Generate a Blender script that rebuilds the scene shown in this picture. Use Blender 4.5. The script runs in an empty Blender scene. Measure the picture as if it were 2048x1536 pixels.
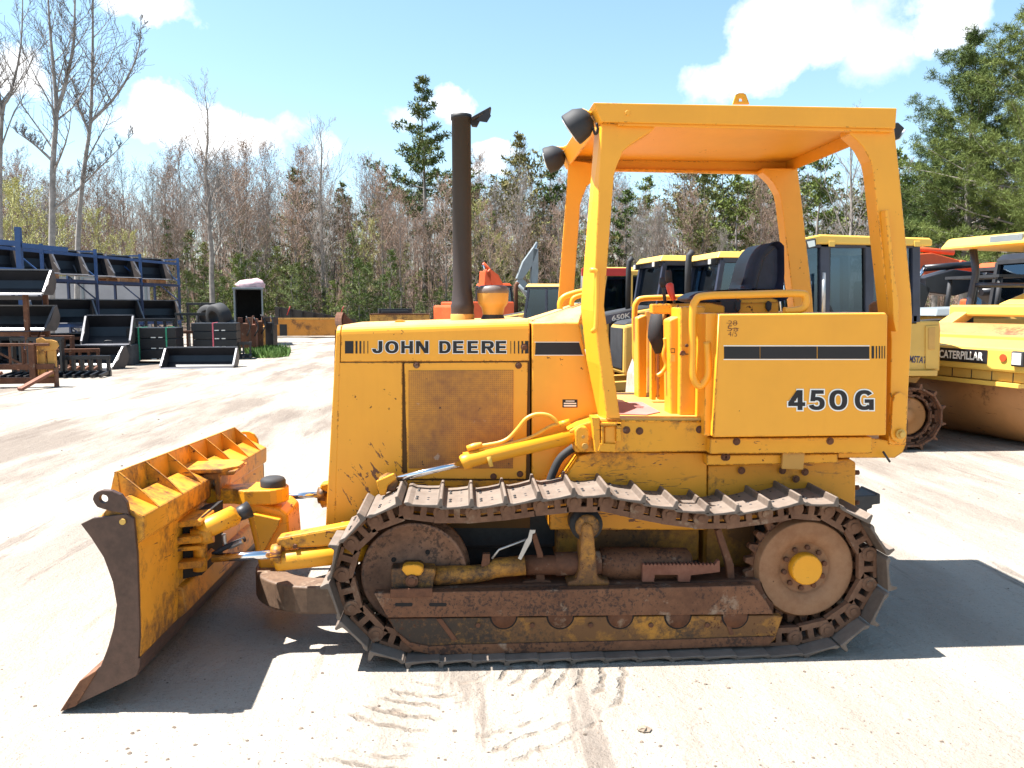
import bpy, bmesh, math, random
from mathutils import Vector, Matrix, noise as mnoise
sc = bpy.context.scene
col = sc.collection
R = math.radians

# ------------------------------------------------------------------ camera
PW, PH, FPX = 2048.0, 1536.0, 1590.0
HX, HY = 928.0, 612.0                      # where the lateral axis of the machine vanishes
CH = 1.766
PITCH = math.atan((PH/2-HY)/FPX)
YAW = math.atan((PW/2-HX)*math.cos(PITCH)/FPX)
FW = Vector((math.sin(YAW)*math.cos(PITCH), math.cos(YAW)*math.cos(PITCH), -math.sin(PITCH)))
RT = Vector((math.cos(YAW), -math.sin(YAW), 0))
UP = RT.cross(FW)
CAMP = Vector((0, 0, CH))
cd = bpy.data.cameras.new('camera'); cam = bpy.data.objects.new('camera', cd); col.objects.link(cam)
cd.sensor_width = 36.0; cd.lens = FPX/PW*36.0; cd.clip_start = 0.05; cd.clip_end = 3000
M = Matrix((RT, UP, -FW)).transposed().to_4x4(); M.translation = CAMP
cam.matrix_world = M
sc.camera = cam

def ray(px, py):
    return FW + RT*((px-PW/2)/FPX) - UP*((py-PH/2)/FPX)
def W(px, py, Y):
    d = ray(px, py); return CAMP + d*(Y/d.y)
def G(px, py, z=0.0):
    d = ray(px, py); return CAMP + d*((z-CH)/d.z)
def AT(px, Y, z=0.0):                       # point of column px at depth Y and height z
    d = ray(px, HY); k = Y/d.y
    return Vector((CAMP.x+d.x*k, Y, z))
def ZAT(py, Y):
    return W(HX, py, Y).z

# ------------------------------------------------------------------ light
SUN = Vector((-0.51, 0.05, 1.0)).normalized()
EL = math.asin(SUN.z); AZ = math.atan2(SUN.x, SUN.y)
world = bpy.data.worlds.new('World'); sc.world = world; world.use_nodes = True
wn = world.node_tree; wn.nodes.clear()
def wnode(t, **k):
    n = wn.nodes.new(t)
    for a, b in k.items(): setattr(n, a, b)
    return n
sky = wnode('ShaderNodeTexSky', sky_type='NISHITA', sun_disc=False)
sky.sun_elevation = EL; sky.sun_rotation = AZ
sky.air_density = 1.0; sky.dust_density = 0.6; sky.ozone_density = 1.0
SKY = 0.074
bg = wnode('ShaderNodeBackground'); bg.inputs['Strength'].default_value = SKY
wo = wnode('ShaderNodeOutputWorld')
tc = wnode('ShaderNodeTexCoord')
# clouds: soft lumps placed by compass direction and height in the sky
def wmath(op, a, b=None, c=None, clamp=False):
    n = wnode('ShaderNodeMath', operation=op, use_clamp=clamp)
    for i, v in enumerate((a, b, c)):
        if v is None: continue
        if isinstance(v, (int, float)): n.inputs[i].default_value = v
        else: wn.links.new(v, n.inputs[i])
    return n.outputs[0]
def wnoise(scale, detail, seed):
    mp = wnode('ShaderNodeMapping'); mp.inputs['Location'].default_value = (seed, seed*1.7, seed*.3)
    wn.links.new(tc.outputs['Generated'], mp.inputs['Vector'])
    n = wnode('ShaderNodeTexNoise'); n.inputs['Scale'].default_value = scale
    n.inputs['Detail'].default_value = detail; n.inputs['Roughness'].default_value = .6
    wn.links.new(mp.outputs[0], n.inputs['Vector']); return n.outputs['Fac']
sep = wnode('ShaderNodeSeparateXYZ'); wn.links.new(tc.outputs['Generated'], sep.inputs[0])
az = wmath('ARCTAN2', sep.outputs[0], sep.outputs[1]); el = wmath('ARCSINE', sep.outputs[2])
n1, n2, n3 = wnoise(9, 7, 3.1), wnoise(9, 7, 11.7), wnoise(26, 6, 5.5)
azw = wmath('ADD', az, wmath('MULTIPLY', wmath('SUBTRACT', n1, .5), .11))
elw = wmath('ADD', el, wmath('MULTIPLY', wmath('SUBTRACT', n2, .5), .09))
CLOUDS = [(395,242,150,46,1.0),(330,205,62,40,1.0),(475,248,75,34,1.0),(300,12,80,34,.9),(340,5,40,25,.9),(20,150,55,34,.95),(1600,45,112,74,1.0),(1525,112,66,62,.9),
          (1480,160,75,42,.7),(1740,70,60,70,.45),(1885,32,70,42,.85),(905,190,48,36,.95),(985,304,46,20,.9),(965,345,40,18,.8),(640,300,30,18,.4),(800,230,40,20,.3)]
tot = None
for (px, py, rx, ry, s) in CLOUDS:
    d = ray(px, py).normalized(); a0 = math.atan2(d.x, d.y); e0 = math.asin(d.z)
    da = wmath('DIVIDE', wmath('SUBTRACT', azw, a0), rx/FPX*1.05)
    de = wmath('DIVIDE', wmath('SUBTRACT', elw, e0), ry/FPX*1.05)
    r2 = wmath('ADD', wmath('MULTIPLY', da, da), wmath('MULTIPLY', de, de))
    v = wmath('SUBTRACT', 1.15, wmath('SQRT', r2))
    v = wmath('ADD', v, wmath('MULTIPLY', wmath('SUBTRACT', n3, .5), .9))
    v = wmath('MULTIPLY', wmath('MULTIPLY', v, 1.9, clamp=True), s)
    tot = v if tot is None else wmath('MAXIMUM', tot, v)
mixc = wnode('ShaderNodeMixRGB'); wn.links.new(tot, mixc.inputs['Fac'])
hs = wnode('ShaderNodeHueSaturation'); hs.inputs['Saturation'].default_value = 1.0; hs.inputs['Value'].default_value = 1.0; hs.inputs['Hue'].default_value = .484
wn.links.new(sky.outputs[0], hs.inputs['Color'])
wn.links.new(hs.outputs[0], mixc.inputs['Color1']); mixc.inputs['Color2'].default_value = (7.0, 7.0, 7.0, 1)
wn.links.new(mixc.outputs[0], bg.inputs['Color']); wn.links.new(bg.outputs[0], wo.inputs['Surface'])

sl = bpy.data.lights.new('sun', 'SUN'); sl.energy = 4.6; sl.angle = R(.5); sl.color = (1, .965, .91)
so = bpy.data.objects.new('sun', sl); col.objects.link(so); so.location = (-20, 5, 40)
so.rotation_euler = (-SUN).to_track_quat('-Z', 'Y').to_euler()
sc.view_settings.view_transform = 'Standard'; sc.view_settings.look = 'None'
sc.view_settings.exposure = 1.80; sc.view_settings.gamma = 1.0
sc.render.engine = 'CYCLES'
sc.cycles.max_bounces = 6; sc.cycles.diffuse_bounces = 3; sc.cycles.glossy_bounces = 3; sc.cycles.transparent_max_bounces = 12
sc.cycles.caustics_reflective = False; sc.cycles.caustics_refractive = False
sc.cycles.use_denoising = True

# ------------------------------------------------------------------ materials
class NT:
    def __init__(s, name):
        s.m = bpy.data.materials.new(name); s.m.use_nodes = True; s.t = s.m.node_tree; s.t.nodes.clear()
        s.out = s.n('ShaderNodeOutputMaterial'); s.b = s.n('ShaderNodeBsdfPrincipled')
        s.t.links.new(s.b.outputs[0], s.out.inputs[0]); s.tc = s.n('ShaderNodeTexCoord')
    def n(s, t, **k):
        x = s.t.nodes.new(t)
        for a, b in k.items(): setattr(x, a, b)
        return x
    def put(s, v, sock):
        if hasattr(v, 'is_linked') or isinstance(v, bpy.types.NodeSocket): s.t.links.new(v, sock)
        elif isinstance(v, (tuple, list)) and len(v) == 3 and sock.type == 'RGBA': sock.default_value = (*v, 1)
        else: sock.default_value = v
    def noise(s, scale, detail=5, rough=.55, vec=None, stretch=None, seed=0.0, dist=0.0):
        x = s.n('ShaderNodeTexNoise'); x.inputs['Scale'].default_value = scale; x.inputs['Detail'].default_value = detail
        x.inputs['Roughness'].default_value = rough; x.inputs['Distortion'].default_value = dist
        v = vec or s.tc.outputs['Object']
        mp = s.n('ShaderNodeMapping'); mp.inputs['Location'].default_value = (seed, seed*.7+1, seed*1.3)
        if stretch: mp.inputs['Scale'].default_value = stretch
        s.t.links.new(v, mp.inputs[0]); s.t.links.new(mp.outputs[0], x.inputs['Vector'])
        return x.outputs['Fac']
    def step(s, v, lo, hi, a=0., b=1.):
        x = s.n('ShaderNodeMapRange'); x.inputs[1].default_value = lo; x.inputs[2].default_value = hi
        x.inputs[3].default_value = a; x.inputs[4].default_value = b
        s.t.links.new(v, x.inputs[0]); return x.outputs[0]
    def math(s, op, a, b=None, clamp=False):
        x = s.n('ShaderNodeMath', operation=op, use_clamp=clamp); s.put(a, x.inputs[0])
        if b is not None: s.put(b, x.inputs[1])
        return x.outputs[0]
    def mix(s, f, a, b):
        x = s.n('ShaderNodeMixRGB'); s.put(f, x.inputs[0]); s.put(a, x.inputs[1]); s.put(b, x.inputs[2]); return x.outputs[0]
    def bump(s, h, strength=.3, dist=.01):
        x = s.n('ShaderNodeBump'); x.inputs['Strength'].default_value = strength; x.inputs['Distance'].default_value = dist
        s.t.links.new(h, x.inputs['Height']); s.t.links.new(x.outputs[0], s.b.inputs['Normal'])
    def set(s, **k):
        nm = {'col': 'Base Color', 'rough': 'Roughness', 'metal': 'Metallic', 'coat': 'Coat Weight', 'spec': 'Specular IOR Level'}
        for a, v in k.items(): s.put(v, s.b.inputs[nm[a]])
        return s.m

RUST = (.13, .045, .018); RUST2 = (.055, .022, .012); DIRT = (.16, .105, .065)
def paint(name, base, rough=.42, chips=0., dirt=0., grime=0., scratch=0., var=.12, dust=0., rustc=RUST, coat=.0, sc_=1.0, spec=.4, edge=.0, strikes=False, runs=0., ledge=0.):
    """old enamel: colour drift, stone chips down to rust, dirt patches, scratches"""
    t = NT(name)
    n = t.noise(2.3*sc_, 4, .6)
    c = t.mix(t.step(n, .35, .7), tuple(x*(1-var) for x in base), tuple(min(1, x*(1+var*.5)) for x in base))
    r = rough
    if runs:
        rn_ = t.noise(9, 4, .6, stretch=(2.2, 1, .16), seed=51.)
        c = t.mix(t.step(rn_, .50, .72, 0, runs*.55), c, tuple(x*k for x, k in zip(base, (.86, .80, .9)))); fd = t.noise(.9, 3, .5, seed=71.)
        c = t.mix(t.step(fd, .45, .7, 0, runs*.5), c, tuple(min(1, x*k+.01) for x, k in zip(base, (1.02, 1.10, 1.3))))
    if ledge:                                   # settled dust, also painting a sunlit paleness onto upward faces
        gn_ = t.n('ShaderNodeNewGeometry'); sz_ = t.n('ShaderNodeSeparateXYZ'); t.t.links.new(gn_.outputs['Normal'], sz_.inputs[0])
        c = t.mix(t.math('MULTIPLY', t.step(sz_.outputs[2], .45, .95), t.step(t.noise(6, 5, .65, seed=81.), .25, .65, .25*ledge, ledge)), c, (.62, .50, .30))
    if dust:
        dn = t.noise(3.7*sc_, 6, .65, seed=4.2)
        c = t.mix(t.step(dn, .72-dust*.45, .85-dust*.25, 0, min(.75, dust*1.4)), c, (.34, .25, .16))
    if dirt:
        dn = t.math('ADD', t.math('MULTIPLY', t.noise(2.1*sc_, 3, .5, seed=9.1), .62), t.math('MULTIPLY', t.noise(19*sc_, 6, .7, seed=2.2), .38))
        c = t.mix(t.step(dn, .66-dirt*.28, .72-dirt*.2, 0, .88), c, (.11, .048, .02))
    if grime:
        gn = t.math('ADD', t.math('MULTIPLY', t.noise(1.4*sc_, 2, .5, seed=21.), .6), t.math('MULTIPLY', t.noise(33*sc_, 5, .75, seed=7.2), .4))
        c = t.mix(t.step(gn, .64-grime*.28, .70-grime*.2, 0, .9), c, (.022, .017, .014))
    if chips:
        lo = t.noise(1.9*sc_, 3, .55, seed=31.); fine = t.math('ADD', t.math('MULTIPLY', t.noise(48*sc_, 4, .62, seed=1.3), .62), t.math('MULTIPLY', t.noise(13*sc_, 3, .6, seed=17.), .38))
        cn = t.math('ADD', fine, t.math('MULTIPLY', t.math('SUBTRACT', lo, .5), .55*min(1, chips+.25)))
        m = t.step(cn, .715-chips*.13, .728-chips*.13)
        if edge:
            bv = t.n('ShaderNodeBevel', samples=4); bv.inputs['Radius'].default_value = .011
            ge = t.n('ShaderNodeNewGeometry'); dt = t.n('ShaderNodeVectorMath', operation='DOT_PRODUCT')
            t.t.links.new(bv.outputs[0], dt.inputs[0]); t.t.links.new(ge.outputs['Normal'], dt.inputs[1])
            e = t.math('MULTIPLY', t.step(dt.outputs['Value'], .93, .985, 1, 0), t.step(t.math('ADD', t.math('MULTIPLY', fine, .6), t.math('MULTIPLY', lo, .4)), .60-edge*.16, .63-edge*.16))
            m = t.math('MAXIMUM', m, e)
        c = t.mix(m, c, t.mix(t.noise(60, 2), RUST2, rustc)); r = t.math('ADD', t.math('MULTIPLY', m, .4), rough)
        h = t.math('SUBTRACT', 1., m); t.bump(h, .25, .003)
    if strikes:
        ps = t.n('ShaderNodeVectorMath', operation='SUBTRACT'); t.t.links.new(t.tc.outputs['Object'], ps.inputs[0]); ps.inputs[1].default_value = (-1.18, -.42, .72)
        sp_ = t.n('ShaderNodeVectorMath', operation='MULTIPLY'); t.t.links.new(ps.outputs[0], sp_.inputs[0]); sp_.inputs[1].default_value = (2.6, 0, 2.1)
        ln = t.n('ShaderNodeVectorMath', operation='LENGTH'); t.t.links.new(sp_.outputs[0], ln.inputs[0])
        rot = t.n('ShaderNodeVectorRotate', rotation_type='Y_AXIS'); rot.inputs['Angle'].default_value = .55; t.t.links.new(t.tc.outputs['Object'], rot.inputs['Vector'])
        sk = t.noise(15, 5, .65, vec=rot.outputs[0], stretch=(2.4, 1, .8), seed=66., dist=.6)
        c = t.mix(t.step(t.math('SUBTRACT', sk, t.math('MULTIPLY', ln.outputs['Value'], .30)), .44, .455), c, t.mix(t.noise(40, 3), (.10, .03, .012), (.2, .07, .02)))
    if scratch:
        sn = t.noise(5*sc_, 5, .65, stretch=(1.2, 1, 7.5), seed=14., dist=1.2)
        sm = t.math('MULTIPLY', t.step(sn, .70-scratch*.12, .715-scratch*.12), t.step(t.noise(3, 2, seed=8.), .4, .55))
        c = t.mix(sm, c, rustc)
    return t.set(col=c, rough=r, coat=coat, spec=spec)

def metal(name, base, base2, rough=.7, met=0., sc_=1., bump=.25, dust=0., ledge=0., pit=0.):
    t = NT(name)
    n = t.math('ADD', t.math('MULTIPLY', t.noise(3*sc_, 4, .6), .5), t.math('MULTIPLY', t.noise(24*sc_, 6, .7, seed=3.3), .5))
    c = t.mix(t.step(n, .38, .62), base, base2)
    if dust:
        c = t.mix(t.step(t.noise(7*sc_, 6, .65, seed=6.), .62-dust*.4, .75-dust*.3, 0, .8), c, (.36, .28, .2))
    if pit:
        c = t.mix(t.step(t.math('ADD', t.math('MULTIPLY', t.noise(55*sc_, 4, .7, seed=13.), .6), t.math('MULTIPLY', t.noise(4*sc_, 3, .6, seed=23.), .4)), .54-pit*.05, .60-pit*.05, 0, .85), c, (.028, .012, .008))
    if ledge:
        gn_ = t.n('ShaderNodeNewGeometry'); sz_ = t.n('ShaderNodeSeparateXYZ'); t.t.links.new(gn_.outputs['Normal'], sz_.inputs[0])
        c = t.mix(t.math('MULTIPLY', t.step(sz_.outputs[2], .35, .9), t.step(t.noise(5, 5, .65, seed=81.), .3, .6, .35*ledge, ledge)), c, (.34, .275, .225))
    if bump: t.bump(t.noise(45*sc_, 5, .7, seed=5.), bump, .004)
    return t.set(col=c, rough=rough, metal=met)

def plain(name, base, rough=.6, met=0., var=.15, sc_=4.):
    t = NT(name)
    c = t.mix(t.step(t.noise(sc_, 5, .6), .35, .65), tuple(x*(1-var) for x in base), tuple(x*(1+var) for x in base))
    return t.set(col=c, rough=rough, metal=met)

YEL = (.83, .35, .018)
mY = paint('yellow_enamel', YEL, .42, chips=.30, var=.07, dust=.06, spec=.5, runs=.35, edge=.5, ledge=.55)
mYs = paint('scratched_yellow_enamel', (.73, .29, .012), .5, chips=.32, dirt=.38, scratch=1.0, var=.12, dust=.25, edge=.6)
mYc = paint('chipped_yellow_enamel', (.76, .325, .014), .45, chips=.52, var=.1, dirt=.28, dust=.15, scratch=.35, edge=.8)
mYh = paint('hood_side_enamel', YEL, .42, chips=.34, var=.06, dirt=.08, dust=.06, spec=.5, strikes=True, runs=.4, edge=.5, ledge=.5)
mYb = paint('blade_yellow_enamel', (.70, .295, .02), .52, chips=.55, var=.16, dirt=.50, dust=.3, scratch=.5, edge=1.0)
mYr = paint('rusted_through_yellow', (.46, .20, .025), .65, chips=.55, dirt=.88, grime=.5, dust=.04, edge=.6, sc_=1.1)
mYg = paint('greasy_yellow', (.64, .26, .014), .55, chips=.45, dirt=.62, grime=.34, dust=.15, scratch=.8, sc_=.7)
mYlight = paint('pale_yellow_enamel', (.72, .45, .085), .42, chips=.1, var=.06, dust=.2)
mYold = paint('faded_yellow_enamel', (.62, .37, .08), .5, chips=.25, var=.1, dust=.3)
mYdeep = paint('weathered_orange_yellow', (.50, .25, .05), .55, chips=.6, dirt=.5, dust=.25)
mOr = paint('orange_enamel', (.62, .09, .02), .5, chips=.2, var=.15, dust=.2)
mRed = paint('red_enamel', (.42, .03, .025), .45, chips=.2, dust=.15)
mBlue = paint('blue_rack_paint', (.028, .075, .20), .55, chips=.35, var=.15, dust=.2)
mGreyP = paint('grey_machine_paint', (.20, .225, .24), .45, chips=.25, dust=.2)
mRustPlate = metal('rusty_plate', (.105, .038, .015), (.19, .078, .034), .75, dust=.03, pit=.5)
mRust = metal('dark_rust', (.07, .025, .011), (.15, .056, .024), .8, dust=.05)
mRustRed = metal('red_rust', (.16, .055, .03), (.24, .10, .06), .8)
mShoe = metal('dusty_track_steel', (.075, .055, .043), (.15, .115, .092), .55, ledge=.38)
mLink = metal('track_link_steel', (.10, .043, .022), (.20, .10, .055), .75, dust=.15)
mScour = metal('scoured_blade_steel', (.055, .03, .022), (.11, .06, .043), .5, met=.25, bump=.12)
mDark = metal('dark_steel', (.018, .017, .018), (.04, .038, .04), .5)
mBlack = plain('black_enamel', (.012, .012, .016), .38, 0, .3)
mBlackM = plain('black_matte', (.02, .02, .023), .7, 0, .3)
mRubber = plain('black_rubber', (.022, .022, .024), .75)  # flat black that paints the shade inside gaps, holes and recesses
mNavy = plain('navy_vinyl', (.022, .024, .05), .5, 0, .25, 12)
mGapShade = plain('gap_shade_black', (.012, .009, .008), .9)
mChrome = plain('chromed_rod', (.72, .73, .76), .14, 1., .03)
mSteel = plain('bare_steel', (.42, .41, .40), .4, .7)
mWhite = plain('white_paint', (.78, .78, .76), .5, 0, .05)
mDecalW = plain('white_decal', (.8, .78, .72), .5, 0, .04)
mDecalB = plain('black_decal', (.007, .005, .006), .6, 0, .3)
mRedK = plain('red_knob', (.55, .04, .02), .4)
mAmber = plain('red_reflector', (.5, .06, .02), .3)
mWood = plain('weathered_pallet_wood', (.30, .15, .07), .8, 0, .3, 6)
mStrapG = plain('green_strap', (.03, .30, .16), .5)
mStrapP = plain('pink_strap', (.70, .12, .16), .5)
mConc = plain('grey_concrete', (.36, .36, .37), .85, 0, .15, 2)
mGreyW = plain('dusty_grey_sheet', (.33, .32, .33), .8, 0, .12, .8)
mStack = None
t = NT('burnt_stack_steel')
z = t.n('ShaderNodeSeparateXYZ'); t.t.links.new(t.tc.outputs['Object'], z.inputs[0])
nz = t.math('ADD', z.outputs[2], t.math('MULTIPLY', t.noise(6, 5, .65), .5))
c = t.mix(t.step(nz, 1.75, 2.75), t.mix(t.noise(30, 5), (.020, .012, .012), (.036, .021, .019)), (.008, .008, .010))
t.bump(t.noise(60, 4), .15, .003); mStack = t.set(col=c, rough=.62)
t = NT('lamp_lens'); mLens = t.set(col=(.75, .75, .72), rough=.12, metal=.3)
# perforated screen
t = NT('perforated_screen')
v = t.n('ShaderNodeTexVoronoi'); v.inputs['Scale'].default_value = 95; v.inputs['Randomness'].default_value = 0.; t.t.links.new(t.tc.outputs['Object'], v.inputs['Vector'])
hole = t.step(v.outputs['Distance'], .30, .36, 1, 0)
gn = t.math('ADD', t.math('MULTIPLY', t.noise(2.4, 3, .5, seed=2.), .6), t.math('MULTIPLY', t.noise(22, 6, .7, seed=12.), .4))
base = t.mix(t.step(gn, .36, .66), (.62, .26, .025), (.27, .105, .028))
cn = t.noise(30, 4, .6, seed=3.); base = t.mix(t.step(cn, .69, .71), base, RUST2)
sk = t.noise(4, 4, .6, stretch=(6, 1, 1.3), seed=90., dist=1.5); base = t.mix(t.math('MULTIPLY', t.step(sk, .70, .72), t.step(t.noise(3, 2, .5, seed=44.), .48, .56)), base, (.10, .035, .015))
sn = t.noise(5, 3, .6, stretch=(3, 1, 3), seed=40.); base = t.mix(t.step(sn, .70, .74, 0, .35), base, (.55, .5, .42))
c = t.mix(t.math('MULTIPLY', hole, .5), base, (.06, .03, .015)); mScreen = t.set(col=c, rough=.65)
# glass
def glassmat(name, tint, refl=.25):
    m = bpy.data.materials.new(name); m.use_nodes = True; nt = m.node_tree; nt.nodes.clear()
    o = nt.nodes.new('ShaderNodeOutputMaterial'); mx = nt.nodes.new('ShaderNodeMixShader')
    tr = nt.nodes.new('ShaderNodeBsdfTransparent'); tr.inputs[0].default_value = (*tint, 1)
    gl = nt.nodes.new('ShaderNodeBsdfGlossy'); gl.inputs['Roughness'].default_value = .03; gl.inputs[0].default_value = (.55, .75, 1, 1)  # blue of the reflected sky painted into the gloss colour
    fr = nt.nodes.new('ShaderNodeFresnel'); fr.inputs[0].default_value = 1.5
    ad = nt.nodes.new('ShaderNodeMath'); ad.operation = 'ADD'; ad.inputs[1].default_value = refl; ad.use_clamp = True
    nt.links.new(fr.outputs[0], ad.inputs[0]); nt.links.new(ad.outputs[0], mx.inputs[0])
    nt.links.new(tr.outputs[0], mx.inputs[1]); nt.links.new(gl.outputs[0], mx.inputs[2]); nt.links.new(mx.outputs[0], o.inputs[0])
    return m
mGlass = glassmat('sky_tinted_cab_glass', (.26, .36, .44), .07)
mGlassB = glassmat('blue_cab_glass', (.16, .24, .34), .22)

# ------------------------------------------------------------------ mesh helpers
class MB:
    def __init__(s): s.v = []; s.f = []; s.sm = []; s.mi = []; s.mat = 0
    def add(s, verts, faces, smooth=False):
        o = len(s.v); s.v += [tuple(v) for v in verts]
        for f in faces:
            s.f.append(tuple(i+o for i in f)); s.sm.append(smooth); s.mi.append(s.mat)
        return s
    def loft(s, A, B):
        n = len(A); s.add(list(A)+list(B), [tuple(range(n)), tuple(range(2*n-1, n-1, -1))] + [(i, n+i, n+(i+1) % n, (i+1) % n) for i in range(n)]); return s
    def prism(s, xz, y0, y1): return s.loft([(x, y0, z) for x, z in xz], [(x, y1, z) for x, z in xz])
    def pris(s, Y, px, y1, y0=None):          # polygon given at depth Y, extruded from Y to y1
        P = [W(a, b, Y) for a, b in px]; return s.prism([(p.x, p.z) for p in P], Y if y0 is None else y0, y1)
    def xprism(s, yz, x0, x1): return s.loft([(x0, y, z) for y, z in yz], [(x1, y, z) for y, z in yz])
    def zprism(s, xy, z0, z1): return s.loft([(x, y, z0) for x, y in xy], [(x, y, z1) for x, y in xy])
    def box(s, x0, x1, y0, y1, z0, z1): return s.prism([(x0, z0), (x1, z0), (x1, z1), (x0, z1)], y0, y1)
    def obox(s, c, size, rot=None):
        c = Vector(c); hx, hy, hz = (k/2 for k in size); m = rot or Matrix.Identity(3)
        P = [c+m @ Vector((a*hx, b*hy, d*hz)) for b in (-1, 1) for a, d in ((-1, -1), (1, -1), (1, 1), (-1, 1))]
        return s.loft(P[:4], P[4:])
    def bar(s, p, q, w, h, up=(0, 0, 1)):     # rectangular bar from p to q
        p, q = Vector(p), Vector(q); d = (q-p); L = d.length; d.normalize(); u = Vector(up)
        r = d.cross(u)
        if r.length < 1e-4: r = d.cross(Vector((1, 0, 0)))
        r.normalize(); u = r.cross(d)
        A = [p+r*a*w/2+u*b*h/2 for a, b in ((-1, -1), (1, -1), (1, 1), (-1, 1))]
        return s.loft(A, [x+d*L for x in A])
    def tube(s, pts, r, seg=10, caps=True, smooth=True):
        pts = [Vector(p) for p in pts]; n = len(pts); rr = r if isinstance(r, (list, tuple)) else [r]*n
        vs = []; T0 = (pts[1]-pts[0]).normalized(); nrm = T0.orthogonal().normalized()
        for i, p in enumerate(pts):
            t = (pts[min(i+1, n-1)]-pts[max(i-1, 0)]).normalized()
            nrm = (nrm-t*nrm.dot(t)).normalized(); b = t.cross(nrm)
            for k in range(seg):
                a = 2*math.pi*k/seg; vs.append(p+(nrm*math.cos(a)+b*math.sin(a))*rr[i])
        fs = [(i*seg+k, i*seg+(k+1) % seg, (i+1)*seg+(k+1) % seg, (i+1)*seg+k) for i in range(n-1) for k in range(seg)]
        s.add(vs, fs, smooth)
        if caps and seg > 2:
            o = len(s.v)-n*seg
            for f in (tuple(o+k for k in range(seg))[::-1], tuple(o+(n-1)*seg+k for k in range(seg))):
                s.f.append(f); s.sm.append(False); s.mi.append(s.mat)
        return s
    def cyl(s, p, q, r, r1=None, seg=20): return s.tube([p, q], [r, r if r1 is None else r1], seg)
    def ycyl(s, x, z, y0, y1, r, seg=24): return s.cyl((x, y0, z), (x, y1, z), r, seg=seg)
    def lathe(s, prof, o, ax='z', seg=32, a0=0., a1=2*math.pi):
        o = Vector(o); vs = []; full = abs(a1-a0-2*math.pi) < 1e-6; ns = seg if full else seg+1
        for r, h in prof:
            for k in range(ns):
                a = a0+(a1-a0)*k/seg; c, d = r*math.cos(a), r*math.sin(a)
                vs.append(o+Vector({'z': (c, d, h), 'y': (c, h, d), 'x': (h, c, d)}[ax]))
        n = len(prof); fs = []
        for i in range(n-1):
            for k in range(seg):
                k2 = (k+1) % ns; fs.append((i*ns+k, i*ns+k2, (i+1)*ns+k2, (i+1)*ns+k))
        return s.add(vs, fs, True)
    def ring(s, xz, hole, y0, y1, seg=20):    # plate with one round hole; outline must be star-shaped about the hole
        cx, cz, r = hole; P = []; n = len(xz)
        ang = [math.atan2(z-cz, x-cx) for x, z in xz]
        I = [(cx+r*math.cos(a), cz+r*math.sin(a)) for a in ang]
        for i in range(n):
            j = (i+1) % n
            if (ang[j]-ang[i]) % (2*math.pi) < 1e-6: continue
            a, b, c, d = xz[i], xz[j], I[j], I[i]
            s.add([(p[0], y, p[1]) for y in (y0, y1) for p in (a, b, c, d)], [(0, 1, 2, 3), (7, 6, 5, 4), (0, 4, 5, 1), (3, 2, 6, 7)])
        return s

def arc(cx, cz, r, a0, a1, n):
    return [(cx+r*math.cos(R(a0+(a1-a0)*i/n)), cz+r*math.sin(R(a0+(a1-a0)*i/n))) for i in range(n+1)]
def smooth_path(pts, n=6):                   # Catmull-Rom through points
    P = [Vector(p) for p in pts]; P = [2*P[0]-P[1]]+P+[2*P[-1]-P[-2]]; out = []
    for i in range(1, len(P)-2):
        for k in range(n):
            t = k/n; a, b, c, d = P[i-1:i+3]
            out.append(.5*((2*b)+(c-a)*t+(2*a-5*b+4*c-d)*t*t+(3*b-a-3*c+d)*t**3))
    return out+[P[-2]]

WL = {}
def link(o, parent=None):
    col.objects.link(o)
    if parent is not None: o.parent = parent
    return o
def empty(name, loc=(0, 0, 0), rz=0., local=False):
    o = bpy.data.objects.new(name, None); col.objects.link(o); o.location = loc; o.rotation_euler.z = rz
    o.empty_display_size = .2; WL[o.name] = Vector((0, 0, 0)) if local else Vector(loc); return o
def tag(o, label=None, cat=None, group=None, kind=None):
    if label: o['label'] = label
    if cat: o['category'] = cat
    if group: o['group'] = group
    if kind: o['kind'] = kind
    return o
def build(name, mb, mats, parent=None, bevel=0., seg=2, label=None, recalc=True, keep=False):
    me = bpy.data.meshes.new(name); off = WL[parent.name] if parent is not None else Vector((0, 0, 0))
    vs = mb.v if off.length == 0 else [(a-off.x, b-off.y, c-off.z) for a, b, c in mb.v]
    me.from_pydata(vs, [], mb.f)
    if not isinstance(mats, (list, tuple)): mats = [mats]
    for m in mats: me.materials.append(m)
    me.polygons.foreach_set('use_smooth', mb.sm); me.polygons.foreach_set('material_index', mb.mi)
    if recalc:
        b = bmesh.new(); b.from_mesh(me); bmesh.ops.recalc_face_normals(b, faces=b.faces); b.to_mesh(me); b.free()
    me.update()
    o = bpy.data.objects.new(name, me); link(o, parent); WL[o.name] = off
    if bevel:
        md = o.modifiers.new('edges', 'BEVEL'); md.width = bevel; md.segments = seg; md.limit_method = 'ANGLE'; md.angle_limit = R(35)
    if label: o['label'] = label
    return o
def text_mb(body, bold=.0, spacing=1.0):
    cu = bpy.data.curves.new('t', 'FONT'); cu.body = body; cu.size = 1; cu.offset = bold; cu.space_character = spacing; cu.resolution_u = 6
    ob = bpy.data.objects.new('t', cu); col.objects.link(ob)
    dg = bpy.context.evaluated_depsgraph_get(); me = bpy.data.meshes.new_from_object(ob.evaluated_get(dg))
    vs = [v.co.copy() for v in me.vertices]; fs = [tuple(p.vertices) for p in me.polygons]
    bpy.data.objects.remove(ob); bpy.data.meshes.remove(me); bpy.data.curves.remove(cu)
    return vs, fs
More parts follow.
